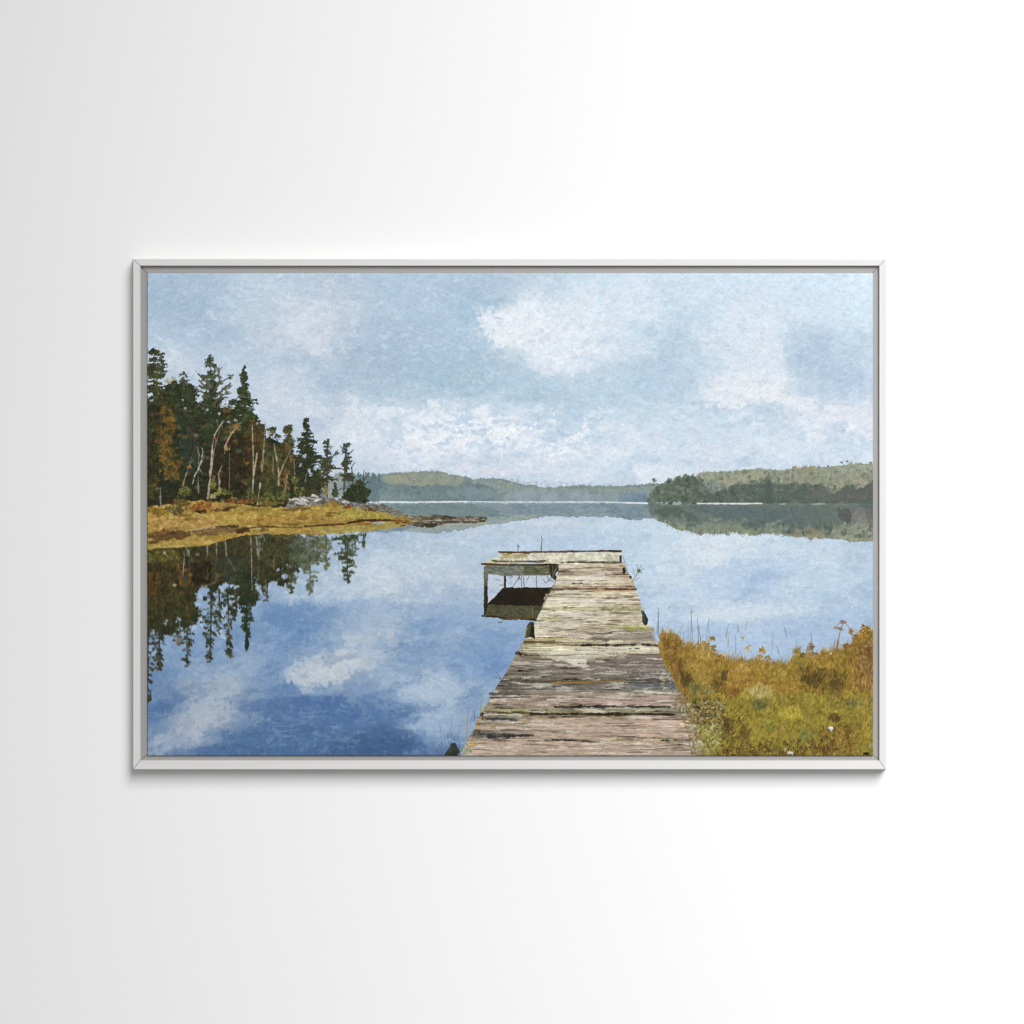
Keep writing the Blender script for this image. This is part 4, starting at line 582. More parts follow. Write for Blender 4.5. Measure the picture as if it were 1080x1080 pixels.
def dock_main(p):
    R = p.rng
    # water seen between the posts is the lake; dark underside mirrored below
    p.fill([(513, 606), (590, 606), (588, 622), (513, 640)], ['#b9c6d6', '#c6cfda', '#a3b6d0'], 7, 5, 0, k=160)
    for q in [[(547, 607), (549, 611)], [(541, 619), (545, 613), (548, 608), (547, 612)], [(550, 607), (550, 620)], [(552, 606), (553, 620)], [(566, 607), (566, 619)], [(556, 612), (558, 608)], [(573, 611), (576, 615), (581, 610)], [(577, 606), (579, 612), (584, 613)], [(527, 617), (533, 617)], [(538, 609), (541, 608)], [(524, 611), (527, 612)]]:
        p.line(q, .9, '#5a6068', .8)
    p.fill([(514.5, 636.5), (531, 619.5), (588, 619), (578, 640), (568, 655), (548, 653.5), (533, 654), (522, 651), (511, 651), (511, 640)], ['#1f1911', '#281f14', '#2e2618'], 10, 5, .5, k=161)
    p.fill([(515, 638), (575, 639), (576, 641), (569, 652.5), (530, 653), (511, 650)], ['#3b3b27', '#4b4b34', '#55563f', '#40402a'], 9, 3, .8, .95, k=162)
    p.fill([(524, 651), (563, 650), (561, 653), (548, 652.5), (532, 654.5)], ['#4a3a1c', '#6a5428', '#33280f'], 4, 1.5, .5, .9, k=163)
    p.line([(509, 649.5), (520, 650), (534, 652)], 2.2, '#2c2114', .95, 1); p.line([(515, 648.5), (519, 648)], 1.4, '#7a4d26', .8); p.line([(526, 656.5), (530, 656)], 1, '#3f4a50', .9)
    p.line([(562, 640), (562, 652)], .9, '#77704a', .7)
    # posts
    p.fill([(510.3, 597), (514.8, 597), (514.8, 640), (513, 650), (510.3, 650)], ['#5b5846', '#6e6b55', '#4a4836'], 3, 8, .2, k=164)
    p.fill([(510.3, 618), (514.8, 618), (514.8, 640), (512, 650), (510.3, 648)], ['#23211a', '#302c20'], 3, 8, .2, .95, k=165)
    p.fill([(531.3, 606), (534.2, 606), (534, 620), (531.5, 622)], ['#2c2a1f', '#3a3727'], 3, 8, .2, k=166)
    # fascia
    p.fill([(512, 595.5), (583, 596), (584, 606.5), (560, 607), (532, 607.5), (524, 606.5), (512, 604.5)], ['#5d6054', '#757970', '#6a6c5e', '#808478'], 8, 2, .3, k=167)
    p.fill([(552, 597), (582, 597), (583, 606), (560, 606), (553, 604)], ['#4a4e2c', '#5c5e38', '#53502c'], 5, 3, .8, .9, k=168)
    p.scatter([(513, 596), (582, 597), (583, 605), (513, 604)], 110, ['#4c4f46', '#8c9088', '#3f4136', '#6f735f', '#9aa09c'], 4, .8, 0, .25, .7)
    p.line([(512.5, 598), (530, 603), (536, 606)], .8, '#43463a', .7)
    # bracket
    p.fill([(579, 594), (591, 593.5), (589, 601), (586, 606), (590, 611), (586, 612), (581, 609), (580, 604)], ['#27251a', '#3a3828', '#1f1d15'], 3, 4, .4, k=169)
    p.line([(589.5, 595), (585, 603), (583, 608)], 1.3, '#716b52', .9); p.line([(583, 595), (583, 604)], .8, '#6a6448', .8)
    # side platform top
    p.fill([(508.5, 594), (518, 589.5), (530, 585), (526, 582.8), (655, 582.5), (657, 593.5), (588, 594.5), (560, 593), (520, 594.5)], ['#b8b498', '#cfccb2', '#dbd9c6', '#c3bfa2'], 14, 2.0, .3, k=170)
    p.fill([(530, 584), (556, 584), (556, 589), (528, 589)], ['#b5af7c', '#a08a50', '#c2bd8c'], 5, 2, .8, .75, k=171)
    p.fill([(508, 594), (522, 589), (524, 592), (516, 595)], ['#cbc9a8', '#b7b58a'], 4, 2, .4, .9, k=172)
    p.fill([(517, 590.2), (526, 591), (560, 591.2), (576, 590.6), (577, 591.8), (572, 593.6), (540, 592.6), (522, 593)], ['#3c3626', '#5b4f34', '#8a7040'], 6, 1.5, .4, .95, k=173)
    p.line([(533, 592.7), (556, 592.9)], 1.1, '#a08a50', .85, rough=.5)
    p.line([(508.5, 594.7), (530, 595.6), (560, 595.6), (584, 595.2)], 2.2, '#2e2215', 1, 1.8, rough=.3)
    p.line([(512, 595), (545, 596), (572, 594.6)], .8, '#7a5a2c', .7, rough=.8)
    p.line([(526, 582), (545, 582.4), (600, 581.6), (640, 581), (655, 581.2)], 2.2, '#5a3c22', 1, 2.0, rough=.35)
    p.line([(530, 581.7), (600, 581.2)], .7, '#8c6a34', .7, rough=.9); p.line([(560, 582.2), (590, 581.7)], 1.1, '#7a3f1f', .7); p.line([(643, 580.9), (655, 581.4)], 2.4, '#3b2418', .9); p.line([(535, 583.2), (540, 583.6)], 1, '#3a2a1a', .9); p.line([(553, 583.4), (558, 583.9)], 1.2, '#33261a', .9)
    # twigs behind
    p.line([(546.3, 581), (546.8, 576.5), (546.2, 574.5)], .9, '#6d6c66', .9); p.clump(547, 576, .8, .8, 3, ['#55514a'], 1)
    p.line([(570.8, 581), (571.3, 574), (572, 569), (571, 565)], 1.1, '#6a645c', .9, .8); p.line([(571, 580), (571, 577)], 1.6, '#8a6a58', .7); p.line([(653, 578), (653.5, 570)], .7, '#b9a9a4', .4)
    # deck boards in perspective, row by row
    LX = [(593, 590), (602, 589), (612, 586.5), (625, 580), (640, 572), (655, 565.5), (672, 559.5), (674, 554), (690, 545), (708, 535), (716, 528.5), (735, 518), (752, 507.5), (756, 505), (775, 496.5), (797.5, 486)]
    RX = [(593, 657.5), (600, 661), (606, 664), (611, 667.5), (622, 671.5), (633, 675), (644, 678), (655, 682), (660.5, 684), (661, 689.5), (666, 691), (666.5, 686.5), (679, 691.5), (679.5, 697), (684.5, 698.5), (685, 695), (693, 699), (697, 702.5), (698, 700.5), (704, 704), (710, 709), (724, 717), (745, 724), (770, 732), (797.5, 741)]
    poly = [(x, y) for y, x in LX]+[(x, y) for y, x in RX][::-1]
    q, m = p.pmask(poly, .35)
    p.dock = np.zeros(p.X.shape, np.float32); p.dock[q] = m
    x = p.X[q]; y = p.Y[q]
    yl = np.interp(y.ravel(), [a[0] for a in LX], [a[1] for a in LX]).reshape(y.shape); yr = np.interp(y.ravel(), [a[0] for a in RX], [a[1] for a in RX]).reshape(y.shape)
    u = (x-yl)/(yr-yl)
    prof = [(583, '#c9c7b2', '#cfccba', '#c6c4ac'), (591, '#b7b49a', '#c2bfa8', '#bfbca2'), (594.5, '#b5ac9a', '#b8ad9a', '#b3ab98'), (600, '#b0a594', '#ada08c', '#9e9280'), (603.5, '#8f8069', '#9a8872', '#9c8973'), (607, '#9a8973', '#a08e79', '#9d8a75'), (609.5, '#c0b8a2', '#cbc4b2', '#9d8a74'), (616, '#c9c2af', '#c0b49f', '#9a8670'), (619, '#a79a84', '#9d8a72', '#927c62'),
            (621.5, '#7a5a42', '#8c6142', '#8a6a50'), (624, '#b7ab8f', '#bdb195', '#c0b79d'), (629, '#c2b59c', '#c9bea6', '#c9c4b2'), (634, '#cfc8b5', '#c7bda8', '#a89a84'), (638, '#bfb8a0', '#c6bda8', '#a79f82'), (641.5, '#a9a488', '#a4a070', '#a3a076'), (645, '#c6bfac', '#c3baa6', '#b5ab97'), (651, '#b5b088', '#bfb7a4', '#b0a590'), (656, '#cac3b2', '#b9b09c', '#a99d86'),
            (661, '#b9b39b', '#a8a086', '#a3a06c'), (665, '#c9c2ae', '#a99d8b', '#8c8075'), (671, '#bcb4a0', '#a09282', '#928679'), (674, '#9c8f70', '#b5ad97', '#a59c86'), (677.5, '#8c7a5c', '#aba389', '#9a9180'), (680, '#a69f7c', '#a8a285', '#8c8474'), (684, '#cbc7aa', '#cfcab5', '#c5c0ab'), (688, '#a39a80', '#cdc7b2', '#b0a592'), (691, '#857a6a', '#cdc7b0', '#7d6e66'), (695, '#82796c', '#b5ac9a', '#857970'),
            (699, '#777068', '#8d8375', '#90867c'), (704, '#7d766a', '#7b7268', '#8c837b'), (709, '#857d6d', '#79716a', '#7f7872'), (714, '#7b766c', '#777067', '#6d6c6c'), (718.5, '#575247', '#6a5c3e', '#73706c'), (722, '#6b6965', '#706b66', '#6c7070'), (726, '#716d66', '#7a746d', '#6b706f'), (730, '#8b8275', '#8a8074', '#b5ac9f'), (734, '#6f6a62', '#958679', '#a6948a'), (738, '#a89584', '#9f8e80', '#b09b8c'), (742, '#a08d7d', '#b39f8f', '#aa9686'),
            (745, '#8d8270', '#8a7d6c', '#857868'), (748.5, '#989678', '#a3a083', '#a19d87'), (752, '#8a7c58', '#7f7558', '#77705c'), (756, '#7d7566', '#9a8b74', '#b5a392'), (760, '#8b8071', '#b5a18e', '#bba592'), (768, '#a89888', '#b8a491', '#b39e8d'), (775, '#6f6a62', '#b09b8a', '#b5a08d'), (782, '#a89685', '#b7a28f', '#aa9680'), (788, '#ac9b89', '#b5a18d', '#9c8c76'), (797.5, '#b09e8c', '#b8a491', '#b5a494')]
    C = np.stack([np.stack([hx(c) for c in r[1:]]) for r in prof]); py = np.array([r[0] for r in prof])
    wy = y+.9*p.fbm(x, y, 30, 8, 2, 170)
    v = np.interp(wy.ravel(), py, np.arange(len(py))).reshape(y.shape); iv = np.minimum(v.astype(int), len(py)-2); fv = (v-iv)[..., None]
    uu = np.clip(u+.12*p.fbm(x, y, 30, 2.2, 3, 175), 0, .999)*2; iu = uu.astype(int); fu = (uu-iu); fu = (fu*fu*(3-2*fu))[..., None]
    col = (C[iv, iu]*(1-fu)+C[iv, iu+1]*fu)*(1-fv)+(C[iv+1, iu]*(1-fu)+C[iv+1, iu+1]*fu)*fv
    st = p.fbm(x, y, 30, 1.8, 4, 180, .7); s2 = p.fbm(x, y, 11, .9, 2, 184, .7); col = col*(1+.17*st+.1*s2)[..., None]
    g = p.fbm(x, y, 4, 2.2, 3, 190, .8); col = col*(1+.09*g)[..., None]
    hi = p.fbm(x, y, 18, 1.4, 3, 195); col = col+(np.clip(hi-.35, 0, 1)*.12)[..., None]
    dk = p.fbm(x, y, 24, 1.5, 3, 199); col = col-(np.clip(dk-.35, 0, 1)*.5)[..., None]*np.array([1, 1.02, 1.05])
    col = col*np.interp(y, [600, 690, 700, 730, 760], [1.13, 1.11, .98, 1., 1.03])[..., None]*np.array([1.01, 1., .965])
    p.mix(q, m, np.clip(col, 0, 1).astype(np.float32))
    def dl(a, b, y0, y1, w, c, al=.9, rg=.8):
        w = w*1.2
        p.line([(a, y0), ((a+b)/2, (y0+y1)/2+p.rng.normal(0, .3)), (b, y1)], w, c, al, w*.7, rough=rg)
    CR = '#2b2722'
    for a in [(592, 655, 593.3, 592.3, 1.3, '#4a4a38', .9), (590, 620, 592.5, 590.8, .9, '#6d7a52', .7), (629, 653, 592.8, 592.8, 1.2, '#33312a', .9), (588, 612, 602.6, 602.3, 1.1, '#3d342c', .9), (612, 640, 602.6, 603.2, .8, '#6a5442', .7), (648, 664, 605.8, 606, 1, '#3a302a', .8), (629, 638, 615.6, 615.6, 1, '#6d655a', .8), (580, 610, 622.5, 621, 1.6, '#4a2e20', .9), (610, 640, 621, 620, 1.8, '#6e3f28', .8),
              (640, 671, 620.8, 621.5, 1.3, '#4a3226', .9), (609, 638, 619.6, 619.3, 2.6, '#a5805c', .7), (628, 640, 615.6, 615.8, 1.5, '#6a625c', .8), (611, 631, 624.2, 624.4, 1., '#4c4844', .8), (650, 668, 629.2, 630, 1.2, '#4a3a34', .8), (600, 609, 621.2, 621, 1.3, '#1f1812', .95), (588, 607, 626.3, 626, 1.1, '#5c5448', .9), (641, 660, 629.8, 630, .9, '#8a5a44', .7), (664, 675, 632.8, 633, 1.1, '#6a4030', .9), (595, 608, 640.6, 640.6, 1.5, '#6c6a44', .9), (579, 586, 644.5, 644.6, 1.4, '#5f5c46', .8), (615, 674, 642.5, 643.5, 1.2, '#8a8a4a', .8), (635, 648, 642.8, 643, .8, '#4a4832', .8), (592, 626, 651.8, 651.3, .8, '#77705f', .7),
              (625, 640, 659, 658.5, .9, '#6a5a48', .6), (660, 689, 663.5, 664, 1.8, '#94963c', .8), (667, 680, 658, 658.3, 1, '#6a4c3c', .7), (578, 590, 665, 665.6, .8, '#7d7768', .6), (568, 615, 672, 673.5, 1.2, '#7a7148', .7), (563, 616, 678, 677.8, 1.4, '#7a6a44', .8), (553, 585, 678.5, 676, 1.6, '#6a5238', .8), (613, 636, 680.8, 680.4, 1.7, CR, .95), (636, 672, 680.4, 680, 1.9, '#35302a', .95), (678, 696, 679.8, 681.5, 2, '#37332e', .95),
              (652, 675, 684.3, 683.8, 1.3, '#4f4a40', .85), (545, 553, 688.5, 690, 2.2, '#2e2018', .95), (549, 578, 692, 689.5, 1.4, '#5a4e44', .8), (668, 697, 690, 693, 2.6, '#6a5550', .6), (684, 702, 696, 697.5, 1.6, '#4f4640', .9), (682, 701, 694.5, 695.5, 1.2, '#d0cabb', .8), (658, 672, 702, 702, 1.4, '#d6d0c2', .8), (610, 620, 702, 702.5, 1.6, '#dbd7c8', .8), (628, 650, 699.5, 699, 1.2, '#605850', .7),
              (560, 600, 701, 702, 1.6, '#585a5c', .75), (592, 610, 703.5, 703, 1.1, '#5c5852', .6), (530, 610, 718, 720.5, 2.4, '#4b483c', .8), (582, 660, 720.3, 718, 1.4, '#a5752f', .85), (600, 640, 719.5, 718.8, .8, '#3f3120', .8), (650, 705, 718.6, 716, 1.3, '#45464a', .7), (672, 705, 715.5, 713.5, 1.2, '#bab4aa', .8), (670, 712, 722, 724, 2.6, '#5a6264', .7),
              (524, 540, 728, 726, 1.2, '#5a564e', .7), (548, 640, 728, 729, .9, '#a59c8a', .7), (650, 668, 731, 732, 1.8, '#cdc6b8', .8), (680, 722, 730, 731, 1.8, '#cec6b6', .8), (612, 625, 731, 730, 1.2, '#cbc4b2', .8), (578, 600, 738, 737, 1.8, '#c9c2b4', .8), (517, 545, 732, 731.5, 2.2, '#4c4c4a', .8), (517, 550, 735.8, 735.3, 1.2, '#3a3a3a', .8), (520, 534, 742.8, 742.6, 1.2, '#3f3f3f', .8),
              (586, 612, 745.8, 745, 2.3, '#22211d', .95), (612, 680, 745, 745.3, 2.3, '#2b2925', .95), (680, 707, 745.3, 746.3, 2.4, '#34312b', .9), (508, 560, 752.5, 752, 1.8, '#37332a', .9), (560, 640, 753.2, 752.6, 2.2, '#33241a', .9), (640, 712, 753, 753.5, 2.3, '#24211b', .95), (556, 572, 752.8, 752.8, 1.1, '#8a5a30', .8), (630, 700, 755.5, 755.8, 1.2, '#83683a', .7),
              (511, 532, 757, 759, 2.6, '#3d4146', .9), (526, 545, 759, 759.5, 1.6, '#4a4a4a', .8), (535, 556, 754.5, 756, 1.5, '#6a6252', .7), (640, 652, 759, 758.6, 1.4, '#aba45c', .7), (662, 668, 757.5, 757.5, 1, '#d0d0cc', .8), (690, 715, 759.3, 758.5, 1.4, '#7a4428', .85), (600, 700, 761.5, 762, .9, '#8f8470', .6), (616, 634, 765.4, 765.6, 1.1, '#55504a', .85), (565, 590, 771, 771, 1.1, '#4f4a44', .85), (604, 620, 770.4, 771, .9, '#6e655a', .7),
              (528, 543, 770, 770.5, 1.1, '#4a4744', .8), (500, 536, 773.5, 775.5, 3, '#44464a', .85), (516, 560, 776.5, 775.5, 3.2, '#383838', .9), (540, 565, 775, 775.6, 1.2, '#5c5852', .8), (583, 625, 780.3, 781.8, 1.6, '#33312d', .9), (582, 600, 773, 774, 1, '#66605a', .7), (522, 545, 781, 781.5, 1, '#5d5852', .7), (524, 550, 768, 768, 1.7, '#cdbcab', .7), (640, 700, 773, 774, 1, '#a8705c', .6), (660, 690, 766, 767, 1, '#a87460', .5),
              (697, 728, 781, 780.5, 1.6, '#312d26', .95), (712, 732, 790, 791, 1.4, '#8f6a5a', .7), (610, 700, 788, 787, 1.6, '#8f8268', .5), (640, 720, 778, 779, 1.2, '#8d8062', .5), (655, 676, 785, 784, .9, '#b09a50', .6), (560, 640, 793, 792.5, .9, '#8b7a6a', .5), (500, 540, 786, 787, 1, '#8d7c6c', .5), (620, 632, 790, 790.5, 1.1, '#7d6f60', .6)]:
        dl(*a)
    z = p.fill
    z([(566, 690), (585, 686.5), (640, 683.5), (660, 685), (650, 689.5), (632, 691), (622, 696), (617, 703), (604, 700), (585, 696)], ['#d6d0bb', '#c9c2aa', '#dedac8'], 12, 1.6, 1.4, .9, k=220)
    z([(596, 694), (618, 695), (619, 704), (606, 703)], ['#d9d5c6', '#cbc4b2'], 10, 1.5, .8, .8, k=221)
    z([(552, 684), (575, 683.5), (588, 685), (570, 688.5), (552, 688)], ['#cfccae', '#c0bb96'], 10, 1.5, .8, .8, k=222)
    z([(622, 698), (650, 691), (668, 689), (700, 692), (704, 704), (640, 706), (622, 704)], ['#7d7068', '#8a7d74', '#6e635c'], 12, 1.8, 1.4, .75, k=223)
    z([(588, 608.5), (612, 607.5), (632, 609), (628, 614), (600, 616), (585, 615)], ['#ddd8c8', '#cfc8b4', '#e2decf'], 10, 1.4, 1, .85, k=224)
    z([(655, 664), (690, 666), (693, 677), (660, 677), (640, 672)], ['#8f8377', '#9c9083', '#83776c'], 12, 1.6, 1.3, .7, k=225)
    z([(575, 626), (640, 624), (640, 629), (600, 631), (574, 632)], ['#d8d0b4', '#cbc09f', '#e0dac4'], 14, 1.4, 1, .65, k=226)
    z([(575, 634), (660, 632), (672, 636), (640, 640), (572, 639)], ['#dcd6c6', '#d0c8b4'], 14, 1.4, 1, .6, k=227)
    z([(572, 646), (640, 645), (640, 650), (568, 651)], ['#dad5c4', '#cdc6b2'], 14, 1.4, 1, .6, k=228)
    z([(566, 656), (610, 655), (612, 661), (566, 663)], ['#d9d3c0', '#cbc4ae'], 14, 1.4, 1, .6, k=229)
    z([(535, 734), (640, 733), (640, 742), (530, 742)], ['#b09a8a', '#a08b7c', '#bda998'], 16, 1.8, 1, .6, k=230); z([(630, 735), (712, 734), (712, 744), (630, 743)], ['#bda394', '#b09688', '#c9b2a3'], 16, 1.8, 1, .7, k=231)
    z([(560, 757), (712, 757), (728, 778), (560, 779)], ['#c2a996', '#b39a88', '#cbb4a2', '#a8907e'], 18, 1.8, 1.2, .6, k=232)
    z([(500, 782), (640, 783), (735, 786), (739, 797.5), (490, 797.5)], ['#bfa896', '#ae9886', '#c9b4a4', '#9c8878'], 18, 1.8, 1.2, .6, k=233)
    g_ = p.fbm(x, y, 34, 1.5, 4, 240, .75); h_ = p.fbm(x, y, 8, 2.2, 3, 246, .8); e_ = p.fbm(x, y, 46, 3.0, 3, 250, .6)
    p.img[q] = p.img[q]*(1+m*(.09*g_+.07*h_+.06*e_))[..., None]
    mk = np.clip((p.fbm(x, y, 30, 1.3, 3, 255)-.42)*5, 0, 1)*m*.55; p.mix(q, mk.astype(np.float32), hx('#4f463c'))
    mk = np.clip((p.fbm(x+3*p.N[3][q], y+.8*p.M[3][q], 26, 2.4, 4, 260)-.36)*6, 0, 1)*m*.6; p.mix(q, mk.astype(np.float32), hx('#e3dccb'))
    for a in [(636, 672, 680.4, 680, 2.0, '#35302a', .9), (613, 636, 680.8, 680.4, 1.7, CR, .9), (560, 712, 752.8, 753.2, 1.7, '#2b251c', .85), (586, 707, 745.6, 745.4, 1.8, '#2b2925', .8), (530, 705, 719, 717.5, 1.3, '#4f4a40', .7), (592, 655, 593.3, 592.3, 1.1, '#4a4a38', .8), (583, 671, 621.8, 621, 1.1, '#4a3226', .8), (554, 640, 677.8, 677, 1.1, '#6a5a40', .6), (517, 560, 735.5, 735, 1.1, '#3a3a3a', .8), (583, 625, 780.3, 781.8, 1.6, '#33312d', .9)]: dl(*a)
    for a in [(500, 536, 773.5, 775.5, 3.2, '#3f4043', .85), (516, 562, 776.8, 775.5, 3., '#333333', .9), (511, 545, 757.5, 759.3, 2.4, '#3d4146', .8), (517, 548, 731.5, 732, 2., '#4c4c4a', .8), (672, 712, 722, 724, 2.4, '#5a6264', .7), (545, 556, 689, 690.5, 2., '#2e2018', .9), (582, 660, 720.3, 718, 1.1, '#a5752f', .8),
              (524, 556, 767.5, 768, 1.6, '#d0c0ae', .8), (578, 602, 738, 737, 2., '#cfc8b8', .85), (680, 722, 730, 731, 1.8, '#d0c8b8', .85), (648, 668, 731, 732, 1.8, '#d0c8b8', .8), (640, 700, 733, 733.5, 1., '#c8bcae', .7), (682, 701, 694.5, 695.5, 1.1, '#d8d2c2', .85), (664, 690, 663.5, 664, 1.6, '#94963c', .8), (655, 700, 701, 702, 1.2, '#b5ada2', .7), (610, 650, 699.5, 699, 1., '#5d544c', .6)]: dl(*a)
    for _ in range(70):                                          # short splits along the grain
        y_ = R.uniform(600, 795); xa = np.interp(y_, [a[0] for a in LX], [a[1] for a in LX]); xb = np.interp(y_, [a[0] for a in RX], [a[1] for a in RX]); x_ = R.uniform(xa+3, xb-18); l_ = R.uniform(5, 10+(y_-600)*.09)
        dl(x_, min(xb-2, x_+l_), y_, y_+R.normal(0, .3), R.uniform(.5, 1.1), p.pick(['#4f483f', '#5f574c', '#3a352e', '#6d5c4c']), R.uniform(.4, .85))
    # moss, lichen, weathered flecks
    for cx, cy, rx, n in [(585, 652, 8, 30), (578, 674, 12, 26), (668, 662, 14, 40), (640, 641, 20, 30), (600, 641, 8, 16), (545, 750, 24, 40)]:
        p.clump(cx, cy, rx, 1.6, n, ['#a5a35c', '#b9b884', '#8c8c50'], 1.4, .5, 0)
    p.scatter([(690, 706), (706, 706), (722, 728), (700, 728)], 120, ['#a8a49a', '#5c6062', '#c9c4b8', '#9a9450', '#6f7274'], 1.8, 1, .6, .5, .8)
    p.scatter([(640, 700), (690, 703), (690, 716), (640, 712)], 120, ['#a29a90', '#5f5952', '#b9b2a6'], 2, .8, 0, .4, .7)
    p.scatter([(490, 795), (507, 757), (740, 760), (741, 797)], 500, ['#c4b19e', '#8f7f70', '#cdbdac', '#a08c7c', '#7a6e62'], 4.5, .7, 0, .12, .55)
    p.scatter([(585, 612), (668, 612), (690, 672), (560, 672)], 500, ['#dbd6c6', '#a39a84', '#d2cbb8', '#8f8872', '#e0dccd'], 5, .7, 0, .08, .5)
    p.scatter([(545, 700), (705, 700), (722, 740), (520, 740)], 420, ['#8f867a', '#5c564f', '#a19a8d', '#66625c'], 4.5, .7, 0, .1, .55)
    # mooring posts and cleats
    p.fill([(653, 586), (656, 585.5), (656, 592.5), (653.2, 592.5)], '#20221a', 3, 3, .2); p.fill([(656.5, 599), (659.5, 598), (660, 604.5), (657, 605)], '#1f2019', 3, 3, .2); p.fill([(663, 608), (666, 607), (667, 610), (664, 610)], '#24241c', 3, 3, .2)
    p.line([(657, 586), (660, 596), (662, 604)], 1.2, '#a09c78', .7); p.line([(654, 597.5), (659, 598)], 1.2, '#a06a44', .8)
    p.fill([(676, 644), (679, 643.8), (682, 649), (684, 653), (683.5, 658.5), (680, 660), (677.5, 656), (677.5, 650)], ['#1e2320', '#2f3633', '#4a5250'], 2.5, 3, .3, k=186)
    p.line([(677, 645), (680, 651)], 1.2, '#586060', .7)
    p.fill([(553.5, 673), (554.5, 664), (557.5, 657), (560, 655), (563, 656), (564, 664), (564.5, 673), (558, 672)], ['#5c5a3c', '#4a4a34', '#33301f'], 3, 4, .4, k=187)
    p.fill([(560.5, 657), (563, 657), (564, 671), (565, 674), (559, 672)], '#2a2019', 3, 3, .3); p.line([(553.8, 672), (556, 662)], 1.6, '#938b50', .8)
    # ragged left edge of the deck, weeds
    p.line([(586.5, 612), (575, 635), (565, 655)], .9, '#5c5644', .5); p.line([(553, 675), (545, 690), (534, 709)], .9, '#8f8a66', .6)
    for q in [[(528.5, 716), (526, 712), (523.5, 708.5)], [(528.5, 717), (522, 713)]]: p.line(q, .9, '#4b545a', .8, .6)
    for q, c in [([(507, 752), (507.5, 742), (508, 735)], '#8f8c50'), ([(509, 752), (513, 744), (518, 736)], '#a59c50'), ([(511, 749), (516, 742)], '#8a8048'), ([(492.5, 782), (492.3, 768), (492, 756)], '#a59668'), ([(493, 770), (494, 738)], '#8f9aa8'), ([(497, 779), (500, 770), (507, 757)], '#b3944e'), ([(503, 764), (505, 758)], '#b3944e'), ([(500, 760), (501, 748)], '#5a6478')]:
        p.line(q, 1.2, c, .85, .7)
    p.clump(508, 753, 3, 2, 12, ['#2c2a1e', '#4a4a2c', '#22242a'], 1.3); p.clump(509.5, 757.5, 2, 2, 10, ['#1f2226', '#33343a'], 1.5); p.clump(508, 758, 6, 2, 14, ['#b38f68', '#a57f58'], 1.2)
    p.clump(497, 785, 6, 3, 40, ['#c4a46a', '#ad8c52', '#8f7a48', '#cdb888'], 1.6); p.clump(502, 775, 4, 6, 30, ['#5d564c', '#8a7048', '#5c6064'], 1.6); p.clump(491, 792, 6, 4, 40, ['#8c957c', '#a7a68a', '#75836c', '#9ba58f'], 1.8)
    p.fill([(468.5, 797.5), (473, 790), (477, 784), (480, 783), (484, 789), (485.5, 793), (482, 797.5)], ['#2a2c20', '#3a3c2a', '#22241b'], 4, 4, .8, k=188)
    p.scatter([(462, 782), (480, 770), (486, 788), (464, 796)], 50, ['#4a5f80', '#6a7a92', '#3c4e6c'], 4, .7, 1.4, .3, .6)
    for q in [[(466, 778), (464, 765)], [(474, 778), (477, 758)], [(482, 782), (486, 764)], [(470, 785), (468, 770)], [(496, 765), (499, 750)]]: p.line(q, .8, '#5d7397', .6)
    # twigs on the right
    for q in [[(668, 613), (671, 607), (676, 602)], [(670, 609), (668, 600)], [(672, 606), (679, 599)], [(671, 608), (673, 600), (672, 595)], [(673, 603), (678, 604)], [(670, 612), (675, 609)], [(674, 602), (677, 596)]]: p.line(q, .8, '#7d8a86', .75)
    p.clump(673, 602, 4, 4, 16, ['#8a9690', '#6f7c74', '#a3a08e'], 1, .6); p.clump(674, 602, 1.2, 1.2, 5, ['#4a544a'], 1)

